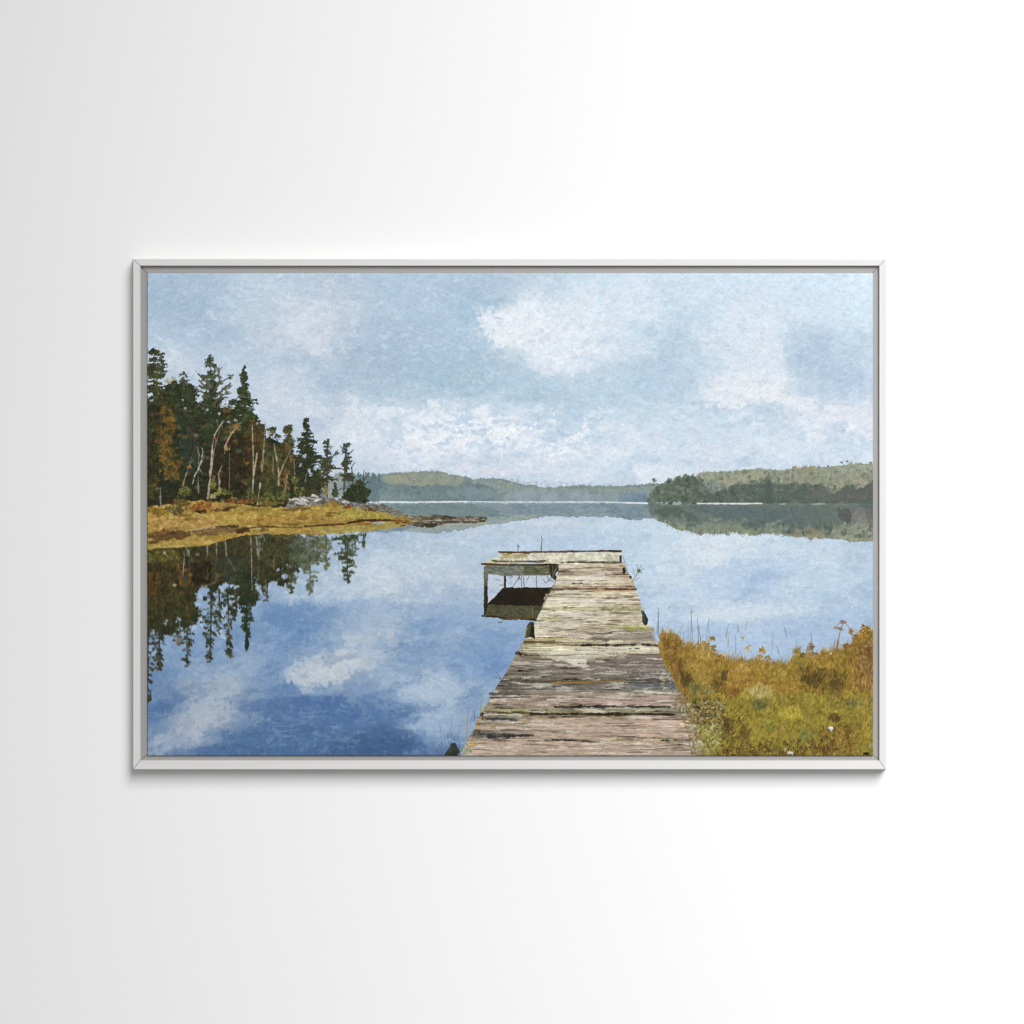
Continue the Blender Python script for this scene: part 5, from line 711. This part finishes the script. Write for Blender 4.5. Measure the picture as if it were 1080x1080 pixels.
def grass(p):
    R = p.rng
    # faint stems standing in the water
    for x, y0, y1, c, dx in [(694.5, 672, 642, '#54636a', 0), (693, 668, 655, '#7d8ca0', 1), (728, 682, 640, '#8a97a0', 2), (731, 680, 646, '#75848c', -2), (737, 684, 652, '#6b7680', -1), (740, 684, 660, '#54604f', -3), (744, 684, 655, '#8a94a0', 3), (726, 680, 655, '#93a1b3', 0), (748, 680, 650, '#8a97a8', 0), (766, 672, 658, '#7a8068', 3), (768, 682, 668, '#9d9678', 1), (779, 666, 656, '#8a8468', -1), (786, 664, 655, '#8f9aa0', 3), (776, 690, 670, '#8f9aa8', 0),
                            (783, 676, 671, '#a39a60', 3), (830, 672, 660, '#8a7e5c', -3), (815, 685, 666, '#98a5b5', 0), (857, 690, 668, '#5d5c40', -1), (855, 688, 676, '#6d6030', 0), (853, 686, 681, '#7d6c34', -2), (880, 685, 675, '#7a5a34', 1), (882, 684, 668, '#8a6a44', 4), (884, 684, 675, '#6d5a34', 0), (840, 688, 675, '#9aa4ae', 0), (822, 690, 680, '#8f8a5c', -3), (722, 684, 668, '#8c8c6a', -1)]:
        p.line([(x, y0), (x+dx*.4, (y0+y1)/2), (x+dx, y1)], 1.1, c, .75, .6)
    for x, y, n, pal in [(730, 646, 8, ['#8f9690', '#a3a08c']), (694.5, 648, 5, ['#54636a']), (706, 642, 4, ['#7a8a9a']), (789, 648, 2, ['#8a94a0'])]: p.clump(x, y, 2.4, 3, n, pal, .9, .7)
    top = [(697, 668), (699, 664), (703, 668), (706, 666), (711, 669), (716, 671), (719, 678), (723, 681), (727, 679), (733, 682), (738, 683), (745, 680), (748, 684), (752, 687), (757, 690), (762, 695), (768, 694), (775, 697), (781, 694), (790, 697), (798, 695), (806, 697), (814, 698), (822, 698), (829, 700), (836, 695), (841, 686), (847, 692), (853, 690), (858, 693), (868, 686), (880, 685), (890, 684), (896, 680), (902, 674), (908, 668), (914, 663), (928, 665)]
    left = [(928, 798), (739, 798), (733, 775), (726, 752), (716, 727), (708, 712), (701, 700), (697, 690), (694, 678)]
    p.fill(top+left, ['#6b5420', '#8f7328', '#a58432', '#8a6a24', '#9a7f2f', '#77682a'], 22, 14, 1.6, k=200)
    z = p.fill
    z([(745, 735), (790, 725), (830, 733), (870, 728), (928, 740), (928, 798), (740, 798)], ['#77702a', '#8d852c', '#9c9230', '#7d7428', '#8a7d2a'], 16, 12, 4, .75, k=201, nk=2)
    z([(697, 667), (720, 676), (716, 700), (722, 722), (712, 712), (702, 695)], ['#8a5a24', '#976a2a', '#7a5020', '#a0762e'], 8, 8, 2.5, .8, k=202)
    z([(722, 683), (745, 681), (756, 692), (750, 715), (738, 725), (724, 705)], ['#b8913c', '#a5823a', '#94762c', '#c29c48'], 8, 10, 3, .8, k=203)
    z([(765, 696), (800, 698), (805, 715), (780, 728), (768, 730), (760, 712)], ['#a5772f', '#b08434', '#96682a'], 8, 8, 4, .65, k=204)
    z([(762, 722), (782, 724), (780, 736), (768, 738)], ['#8f5524', '#9c6228', '#87481f'], 5, 5, 2.5, .7, k=205)
    z([(902, 680), (928, 668), (928, 730), (905, 728), (896, 700)], ['#8a5526', '#9c6a2e', '#7d4a22', '#a8804a'], 5, 9, 3, .7, k=206)
    z([(840, 705), (870, 706), (895, 712), (880, 732), (850, 722)], ['#5c4a20', '#6d5624', '#7a6428'], 8, 6, 4, .7, k=207)
    z([(750, 712), (768, 715), (766, 735), (752, 722)], ['#54441f', '#6a5524'], 6, 6, 3, .7, k=208)
    z([(722, 722), (744, 722), (745, 742), (732, 745)], ['#6a6634', '#7d7638', '#5a5428'], 6, 6, 3, .7, k=209)
    z([(728, 740), (762, 738), (766, 765), (752, 772), (738, 762)], ['#332b18', '#4a3c20', '#5a5028', '#3e3820'], 5, 5, 3, .85, k=210)
    z([(758, 755), (775, 757), (775, 790), (755, 792)], ['#443718', '#5d4b1e', '#6f6024'], 6, 6, 3.5, .75, k=211)
    z([(795, 735), (812, 733), (815, 748), (800, 752)], ['#5e6038', '#6f7042'], 6, 6, 3, .7, k=212)
    z([(870, 770), (900, 765), (900, 797), (865, 797)], ['#5a431c', '#7a5020', '#6b5a24'], 5, 5, 3.5, .75, k=213)
    z([(800, 785), (860, 780), (864, 797.5), (745, 797.5), (760, 790)], ['#3a2c18', '#57461e', '#7a6a28', '#4a3a1c'], 5, 4, 3, .8, k=214)
    z([(905, 728), (928, 730), (928, 760), (900, 752)], ['#8f8440', '#a3904a', '#7d6a2c'], 6, 8, 3, .6, k=215)
    z([(788, 727), (805, 722), (820, 728), (812, 738), (795, 737)], ['#a89a62', '#b5a468', '#9a8a40'], 4, 5, 2.5, .6, k=216)
    PAL = ['#b08f3a', '#9c7f30', '#866f2c', '#a68a34', '#bd9c48', '#75642a', '#8f7f30', '#6a5424']
    p.scatter(top+left, 5200, PAL, 5.0, 1.0, -1.45, .35, .36)
    p.scatter([(745, 735), (928, 728), (928, 797), (745, 797)], 3400, ['#a09430', '#b8a836', '#8a8230', '#6d6828', '#968a2c', '#5a4e20', '#a88f34'], 4.2, 1.1, -1.35, .55, .4)
    p.scatter([(699, 668), (718, 674), (720, 715), (730, 745), (715, 722), (703, 698)], 380, ['#97672e', '#7a5226', '#a87e3a', '#5d451f', '#8f702e'], 3.4, 1.2, -1.2, .6, .7)
    p.scatter([(840, 702), (895, 708), (890, 735), (850, 730)], 330, ['#4a3a1c', '#6b4f20', '#7d6a2a', '#3e3218', '#8c6526'], 3, 1.3, -1.2, .8, .6)
    p.scatter([(902, 680), (928, 668), (928, 730), (905, 725)], 260, ['#8a5c30', '#754c28', '#a37f50', '#6b4824', '#b59a68'], 4.5, 1.1, -1.45, .4, .7)
    p.scatter([(728, 742), (750, 735), (765, 742), (766, 768), (740, 772)], 480, ['#2c2616', '#3b3420', '#8a8048', '#a59c62', '#6d6a3c', '#c2ae7a', '#4a4426', '#a87a3c'], 2.4, 1.6, .5, 1.2, .8)
    p.scatter([(733, 765), (760, 765), (760, 797), (742, 797)], 420, ['#9a9048', '#a8a05c', '#7a7438', '#5a5430', '#c2c28c', '#8f8a3c'], 2.6, 1.6, .5, 1.2, .75)
    p.scatter([(760, 750), (790, 745), (790, 797), (760, 797)], 300, ['#594618', '#7d6a22', '#9a8a30', '#43361a'], 3.4, 1.2, -1.3, .7, .6)
    p.scatter([(780, 785), (868, 778), (868, 797), (750, 797)], 420, ['#2f2414', '#4a3a1c', '#8c7a2c', '#7a5a24', '#a08c38'], 3, 1.3, -1.2, .9, .7)
    p.scatter([(865, 765), (905, 760), (905, 797), (865, 797)], 300, ['#8f5424', '#5a3c1c', '#a8782e', '#43321a', '#7a7a34'], 3, 1.2, -1.3, .8, .65)
    for x_, y_, rx, ry, pal_ in [(724, 716, 8, 10, ['#5a4520', '#6b5424', '#4a3a1c']), (718, 700, 6, 8, ['#8a5f28', '#6d4a20']), (764, 712, 5, 6, ['#4f4220', '#63522a', '#3f3820']), (757, 724, 7, 6, ['#6a4c20', '#5a4520', '#7d5a26']), (733, 724, 7, 6, ['#6a6638', '#7d763c', '#5c5a34']), (748, 728, 6, 5, ['#7a7a4c', '#6a6838', '#8f8a54']),
                                 (742, 690, 9, 7, ['#c09c48', '#b08c3c', '#caa858']), (785, 704, 10, 6, ['#b8923f', '#c4a050', '#a8843a']), (822, 712, 12, 7, ['#a38a34', '#8f7c30', '#b59c40']), (858, 716, 14, 7, ['#57441f', '#6d5624', '#463818']), (882, 722, 10, 6, ['#5a4a20', '#705a26', '#4f4a24']), (845, 700, 10, 5, ['#8f8030', '#7d7430', '#9c8a3c']),
                                 (800, 744, 8, 6, ['#5f6038', '#72713c', '#50502c']), (835, 752, 14, 9, ['#b0a034', '#c2ae3c', '#9c902e']), (810, 765, 12, 8, ['#8a8434', '#a39a38', '#6d6a2c']), (785, 775, 9, 8, ['#6a5620', '#5a4a1e', '#7d6a28']), (850, 775, 10, 8, ['#7d7a38', '#94903c', '#66662e']), (905, 775, 10, 9, ['#8f7a28', '#7a6524', '#a38c30']), (880, 758, 8, 5, ['#5c4a20', '#4a3c1c', '#6f5a24']), (900, 742, 10, 6, ['#6a6a34', '#8a8040', '#5a5a2e']),
                                 (870, 790, 8, 5, ['#7a4a20', '#5a3a1c', '#8f5c26']), (768, 765, 6, 10, ['#3f3418', '#4d3f1c', '#5c4c20']), (915, 700, 5, 12, ['#8a6a3a', '#a08048', '#6f4a28']), (775, 730, 6, 5, ['#93531f', '#a0602a', '#7a4820'])]:
        p.clump(x_, y_, rx, ry, int(rx*ry*1.7), pal_, 2.2, .5, -1.3)
    # soft brush unification then a finer second coat
    p.scatter(top+left, 2400, PAL+['#b3a13a', '#5d4a1e', '#c2a65a', '#4a3a1c'], 3.4, .65, -1.5, .4, .6)
    # deck-side tangle
    p.scatter([(716, 727), (728, 735), (736, 760), (742, 797), (730, 797), (722, 765), (710, 745)], 420, ['#a39a80', '#8a7a5c', '#6d6444', '#bdb59c', '#94643c', '#7f7a4c', '#5a5236'], 2.4, 1.2, .8, 1, .75)
    p.clump(730, 766, 4, 3, 20, ['#d3cfc0', '#b5b09c', '#8f8a5c'], 1.3); p.clump(726, 742, 2, 1.5, 7, ['#d6cda8', '#c2b88c'], 1.1); p.clump(737, 786, 5, 8, 40, ['#a9a880', '#c2c0a2', '#8a8a5a'], 1.6, .7)
    # crest of stems and leaves
    for i in range(760):
        x = R.uniform(698, 920); y = np.interp(x, [a[0] for a in top], [a[1] for a in top])+2
        l = abs(R.normal(0, 4.2))+1; a = R.normal(0, .35)
        p.line([(x, y), (x+a*l, y-l)], .95, p.pick(['#9a7434', '#ab853c', '#7d6d34', '#8a6430', '#a38a48', '#b5a070', '#8f8a68']), R.uniform(.35, .8), .35)
    for x, y, rx, ry, n, pal in [(700, 670, 4, 5, 24, ['#a87438', '#8f5a2a', '#b58a48']), (712, 671, 5, 3, 24, ['#9a7434', '#8a6228', '#b38a40']), (752, 674, 3, 3, 12, ['#a3782e', '#94642a']), (747, 678, 4, 3, 16, ['#b38630', '#9c6f28']), (752, 684, 5, 4, 26, ['#8a5c28', '#a3762e', '#6f4a20']), (761, 692, 4, 2.5, 18, ['#8f6a28', '#a8822e', '#6b5220']), (728, 679, 5, 3, 18, ['#b08430', '#a37628']), (740, 679, 5, 3, 20, ['#b08430', '#a37628']),
                                 (790, 684, 5, 4, 14, ['#a8924c', '#b39a54']), (804, 686, 4, 4, 26, ['#a87a24', '#94681f', '#bb8d30']), (802, 692, 3, 3, 12, ['#9c6d24', '#b5842c']), (810, 694, 4, 3, 14, ['#a0762a', '#8a6024']), (783, 672, 2, 1.5, 4, ['#a89c60']), (841, 686, 5, 5, 34, ['#8a7a38', '#a08a40', '#756628']), (846, 691, 4, 3, 20, ['#8a7434', '#5d4a20']), (855, 682, 4, 5, 22, ['#7d6a34', '#94743a', '#6a5428']), (858, 690, 6, 3, 24, ['#8a6a30', '#a3562c', '#94803c']),
                                 (889, 656, 3.5, 2, 14, ['#8c6450', '#a57a5c', '#7a4a34']), (886, 663, 3, 3, 8, ['#94704c', '#7d583c']), (881, 662, 2.5, 1, 6, ['#9a7c68']), (898, 667, 3, 4, 16, ['#a3703a', '#8a5a2c', '#b58a54']), (903, 672, 4, 4, 20, ['#b0742c', '#8f5522', '#a85a24']), (912, 664, 6, 5, 60, ['#a8752c', '#945f26', '#7d4c20', '#b58d3a']), (909, 672, 7, 6, 60, ['#9c6428', '#8a4f20', '#a8862f', '#87752a']), (894, 681, 6, 3, 34, ['#a3502a', '#8a6a34', '#94602c']), (906, 684, 6, 4, 40, ['#8f7a34', '#a08c3c', '#8a4422']), (916, 688, 4, 6, 40, ['#7a3f22', '#8f5428'])]:
        p.clump(x, y, rx, ry, n, pal, 1.6, .85)
    for q in [[(881, 661), (885, 658), (889, 655), (893, 657)], [(886, 665), (888, 660)], [(893, 658), (897, 664), (900, 670)], [(884, 684), (886, 668), (888, 660)]]: p.line(q, .8, '#8a6c54', .8)
    # pale blades, flowers
    for _ in range(60):
        x = R.uniform(788, 815); y = R.uniform(728, 738); p.line([(x, y), (x+R.normal(0, 1.5), y-R.uniform(3, 8))], 1, p.pick(['#bba96c', '#a8984c', '#c9bb84']), .6, .5)
    for x, y0, y1 in [(830, 732, 720), (900, 728, 704), (913, 724, 710), (905, 752, 735), (915, 748, 732), (771, 726, 712), (898, 745, 730)]: p.line([(x, y0), (x+R.normal(0, 1), y1)], 1, '#bd9440', .7)
    p.clump(876.5, 768, 1.8, 3, 14, ['#e2e4ec', '#f0f0f2', '#c2c8d6'], 1.3, .95); p.clump(834, 794, 4, 2, 14, ['#d6dbe0', '#a3b0b0', '#e3e6e4'], 1.2, .9); p.clump(828, 790, 2, 1.5, 5, ['#c2ccc2'], 1, .8); p.clump(876, 689, 2, .8, 5, ['#c3cdda', '#dfe4ea'], 1, .9); p.clump(919, 785, 1.5, 1, 4, ['#a8b5b0'], 1, .8)
    p.clump(914, 795, 3, 2, 12, ['#1f1c18', '#2e2a20'], 1.6, .9)

# ================================================================ building
def px(x, y, depth=0.0):
    """a point of the picture, standing `depth` metres in front of the wall"""
    k = (D-depth)/D
    return ((x-540)/1000*k, -depth, (540-y)/1000*k)
def nodes(m):
    m.use_nodes = True; nt = m.node_tree; return nt, nt.nodes, nt.links, nt.nodes["Principled BSDF"]
def mesh_obj(name, verts, faces, mat, parent=None):
    me = bpy.data.meshes.new(name); me.from_pydata(verts, [], faces); me.update()
    o = bpy.data.objects.new(name, me); sc.collection.objects.link(o); me.materials.append(mat)
    if parent: o.parent = parent
    return o
def add(nd, t, **k):
    n = nd.new(t)
    for a, b in k.items(): setattr(n, a, b)
    return n

# ---- materials
m_wall = bpy.data.materials.new("matt white wall paint"); nt, nd, lk, bs = nodes(m_wall)
tc = add(nd, 'ShaderNodeTexCoord'); no = add(nd, 'ShaderNodeTexNoise'); no.inputs['Scale'].default_value = 260; no.inputs['Detail'].default_value = 3
bp = add(nd, 'ShaderNodeBump'); bp.inputs['Strength'].default_value = .02; bp.inputs['Distance'].default_value = .001
lk.new(tc.outputs['Object'], no.inputs['Vector']); lk.new(no.outputs['Fac'], bp.inputs['Height']); lk.new(bp.outputs['Normal'], bs.inputs['Normal'])
bs.inputs['Base Color'].default_value = (.86, .86, .86, 1); bs.inputs['Roughness'].default_value = .9; bs.inputs['Specular IOR Level'].default_value = .1

def wood(name, c, streak=.03, scale=(6, 300, 300)):
    m = bpy.data.materials.new(name); nt, nd, lk, bs = nodes(m)
    tc = add(nd, 'ShaderNodeTexCoord'); mp = add(nd, 'ShaderNodeMapping'); mp.inputs['Scale'].default_value = scale
    no = add(nd, 'ShaderNodeTexNoise'); no.inputs['Scale'].default_value = 1.0; no.inputs['Detail'].default_value = 4
    cr = add(nd, 'ShaderNodeValToRGB'); cr.color_ramp.elements[0].position = .3; cr.color_ramp.elements[1].position = .7
    cr.color_ramp.elements[0].color = (*[v*(1-streak) for v in c], 1); cr.color_ramp.elements[1].color = (*[min(1, v*(1+streak)) for v in c], 1)
    lk.new(tc.outputs['Generated' if False else 'Object'], mp.inputs['Vector']); lk.new(mp.outputs['Vector'], no.inputs['Vector']); lk.new(no.outputs['Fac'], cr.inputs['Fac'])
    lk.new(cr.outputs['Color'], bs.inputs['Base Color'])
    bp = add(nd, 'ShaderNodeBump'); bp.inputs['Strength'].default_value = .08; bp.inputs['Distance'].default_value = .0006
    lk.new(no.outputs['Fac'], bp.inputs['Height']); lk.new(bp.outputs['Normal'], bs.inputs['Normal'])
    bs.inputs['Roughness'].default_value = .55; bs.inputs['Specular IOR Level'].default_value = .3
    return m
m_h = wood("whitewashed wood grain across", (.685, .675, .66), .03, (5, 260, 260))
m_v = wood("whitewashed wood grain upright", (.68, .665, .65), .03, (260, 260, 5))
m_sh = wood("shade-tinted recess wood across", (.345, .337, .327), .04, (5, 260, 260))  # grey base colour carries the shade of the frame recess
m_sv = wood("shade-tinted recess wood upright", (.345, .337, .327), .04, (260, 260, 5))  # same recess shade put into the colour, for the side ledges

m_c = bpy.data.materials.new("printed woven canvas"); nt, nd, lk, bs = nodes(m_c)
at = add(nd, 'ShaderNodeAttribute', attribute_name='paint')
geo = add(nd, 'ShaderNodeTexCoord'); sp = add(nd, 'ShaderNodeSeparateXYZ'); lk.new(geo.outputs['Object'], sp.inputs[0])
def mth(op, a, b=None, c=None):
    n = add(nd, 'ShaderNodeMath', operation=op)
    for i, v in enumerate((a, b, c)):
        if v is None: continue
        if isinstance(v, (int, float)): n.inputs[i].default_value = v
        else: lk.new(v, n.inputs[i])
    return n.outputs[0]
no = add(nd, 'ShaderNodeTexNoise'); no.inputs['Scale'].default_value = 45; no.inputs['Detail'].default_value = 2; lk.new(geo.outputs['Object'], no.inputs['Vector'])
nz = mth('MULTIPLY', no.outputs['Fac'], 1.6)
a = mth('SINE', mth('ADD', mth('MULTIPLY', sp.outputs[0], 2*math.pi/.0032), nz)); b = mth('SINE', mth('ADD', mth('MULTIPLY', sp.outputs[2], 2*math.pi/.0036), nz))
weave = mth('MULTIPLY', a, b)                                  # warp over weft: little raised squares
n2 = add(nd, 'ShaderNodeTexNoise'); n2.inputs['Scale'].default_value = 700; n2.inputs['Detail'].default_value = 1; lk.new(geo.outputs['Object'], n2.inputs['Vector'])
hgt = mth('ADD', mth('MULTIPLY', weave, .5), mth('MULTIPLY', n2.outputs['Fac'], .8))
fac = mth('ADD', mth('MULTIPLY', weave, .085), mth('ADD', mth('MULTIPLY', mth('SUBTRACT', n2.outputs['Fac'], .5), .22), 1.0))
vm = add(nd, 'ShaderNodeVectorMath', operation='SCALE'); lk.new(at.outputs['Color'], vm.inputs[0]); lk.new(fac, vm.inputs['Scale'])
lk.new(vm.outputs[0], bs.inputs['Base Color'])
bp = add(nd, 'ShaderNodeBump'); bp.inputs['Strength'].default_value = .25; bp.inputs['Distance'].default_value = .0003
lk.new(hgt, bp.inputs['Height']); lk.new(bp.outputs['Normal'], bs.inputs['Normal'])
bs.inputs['Roughness'].default_value = .85; bs.inputs['Specular IOR Level'].default_value = .12

# ---- the wall
wall = mesh_obj("wall", [(-4, 0, -3), (4, 0, -3), (4, 0, 3), (-4, 0, 3)], [(0, 1, 2, 3)], m_wall); wall["kind"] = "structure"

# ---- the framed picture
FD = .022                                                      # frame depth
pic = bpy.data.objects.new("framed_canvas_picture", None); sc.collection.objects.link(pic)
pic["label"] = "wide canvas print of a wooden dock on a lake in a thin whitewashed frame"
pic["category"] = "framed picture"
ox0, oy0, ox1, oy1 = 140.3, 273.2, 934.4, 811.5               # outer edge
lx0, ly0, lx1, ly1 = 148.1, 280.4, 927.3, 802.0               # inner edge of the raised lip
cx0, cy0, cx1, cy1 = 155.3, 288.0, 920.9, 797.2               # canvas front
pic.location = (0, 0, px(540, oy1, 0)[2])
def W(v): return (v[0], v[1], v[2]-pic.location[2])           # world -> picture space
g = .30                                                        # half of the open mitre seam
def rail(side, m, ms):
    # corner paths (outer, lip inner, shelf inner), each pulled back from the mitre by the seam
    O = dict(x0=ox0, x1=ox1, y0=oy0, y1=oy1); L = dict(x0=lx0, x1=lx1, y0=ly0, y1=ly1)
    Sx = dict(x0=cx0+8, x1=cx1-8, y0=cy0+8, y1=cy1-8)
    bv = .45
    def ends(R, ins=0):
        x0, x1, y0, y1 = R['x0']+ins, R['x1']-ins, R['y0']+ins, R['y1']-ins
        return {'top': ((x0+g, y0), (x1-g, y0)), 'bottom': ((x0+g, y1), (x1-g, y1)), 'left': ((x0, y0+g), (x0, y1-g)), 'right': ((x1, y0+g), (x1, y1-g))}[side]
    # profile: (ring, inset, depth)
    prof = [(O, 0, .0004), (O, 0, FD-bv/1000), (O, bv, FD), (L, -bv, FD), (L, 0, FD-bv/1000), (L, 0, .0004)]
    vs_, fs = [], []
    for R_, ins, dep in prof:
        a_, b_ = ends(R_, ins); vs_ += [W(px(*a_, dep)), W(px(*b_, dep))]
    n = len(prof)
    for i in range(n):
        j = (i+1) % n; fs.append((2*i, 2*i+1, 2*j+1, 2*j))
    fs += [tuple(2*i for i in range(n))[::-1], tuple(2*i+1 for i in range(n))]
    o = mesh_obj("frame_rail", vs_, fs, m, pic)
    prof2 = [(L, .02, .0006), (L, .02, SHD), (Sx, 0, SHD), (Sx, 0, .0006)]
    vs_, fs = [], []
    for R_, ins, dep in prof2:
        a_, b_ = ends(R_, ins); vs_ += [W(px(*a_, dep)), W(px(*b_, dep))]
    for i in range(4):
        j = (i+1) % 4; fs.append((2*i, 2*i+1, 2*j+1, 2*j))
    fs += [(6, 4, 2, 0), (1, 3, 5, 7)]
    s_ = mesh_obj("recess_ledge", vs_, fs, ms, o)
    for q in (o, s_):
        import bmesh
        bm = bmesh.new(); bm.from_mesh(q.data); bmesh.ops.recalc_face_normals(bm, faces=bm.faces); bm.to_mesh(q.data); bm.free()
SHD = .0176
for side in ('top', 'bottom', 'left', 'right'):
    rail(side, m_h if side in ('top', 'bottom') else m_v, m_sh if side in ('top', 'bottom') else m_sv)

# ---- the stretched canvas: one sheet, wrapped round softly rounded edges down to the ledge
img = paint()
srgb = np.clip(img, 0, 1).astype(np.float64)
lin = np.where(srgb <= .04045, srgb/12.92, ((srgb+.055)/1.055)**2.4)
H, Wd = lin.shape[:2]
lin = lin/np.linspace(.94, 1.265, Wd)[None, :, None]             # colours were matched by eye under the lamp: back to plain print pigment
CZ = .0205                                                     # front of the canvas above the wall
xs = np.linspace(cx0, cx1, Wd); ys = np.linspace(cy0, cy1, H)
gx, gy = np.meshgrid(xs, ys)
e = np.minimum.reduce([gx-cx0, cx1-gx, gy-cy0, cy1-gy])        # distance from the nearest edge, in mm
r = 1.1; t = np.clip(1-e/r, 0, 1); dep = CZ-.0011*(1-np.sqrt(1-t*t))
k = (D-CZ)/D
V = np.stack([(gx-540)/1000*k, -dep, (540-gy)/1000*k-pic.location[2]], -1).reshape(-1, 3)
idx = np.arange(H*Wd).reshape(H, Wd)
F = np.stack([idx[1:, :-1], idx[1:, 1:], idx[:-1, 1:], idx[:-1, :-1]], -1).reshape(-1, 4)
border = np.concatenate([idx[0, :], idx[1:, -1], idx[-1, :-1][::-1], idx[1:-1, 0][::-1]])   # clockwise from the top left
nb = len(border); Vb = V[border].copy(); Vb[:, 1] = -SHD-.0003
base = len(V); nxt = (np.arange(nb)+1) % nb
F2 = np.stack([border, border[nxt], base+nxt, base+np.arange(nb)], -1)
V = np.concatenate([V, Vb]); F = np.concatenate([F, F2]).astype(np.int32)
C = np.concatenate([lin.reshape(-1, 3), lin.reshape(-1, 3)[border]]); C = np.concatenate([C, np.ones((len(C), 1))], 1).astype(np.float32)
me = bpy.data.meshes.new("canvas_print")
me.vertices.add(len(V)); me.vertices.foreach_set("co", V.astype(np.float32).ravel())
me.loops.add(F.size); me.loops.foreach_set("vertex_index", F.ravel())
me.polygons.add(len(F)); me.polygons.foreach_set("loop_start", np.arange(0, F.size, 4, dtype=np.int32))
me.polygons.foreach_set("use_smooth", np.ones(len(F), dtype=bool))
me.update(calc_edges=True); me.validate()
ca = me.color_attributes.new("paint", 'FLOAT_COLOR', 'POINT'); ca.data.foreach_set("color", C.ravel())
me.materials.append(m_c)
canvas = bpy.data.objects.new("canvas_print", me); sc.collection.objects.link(canvas); canvas.parent = pic
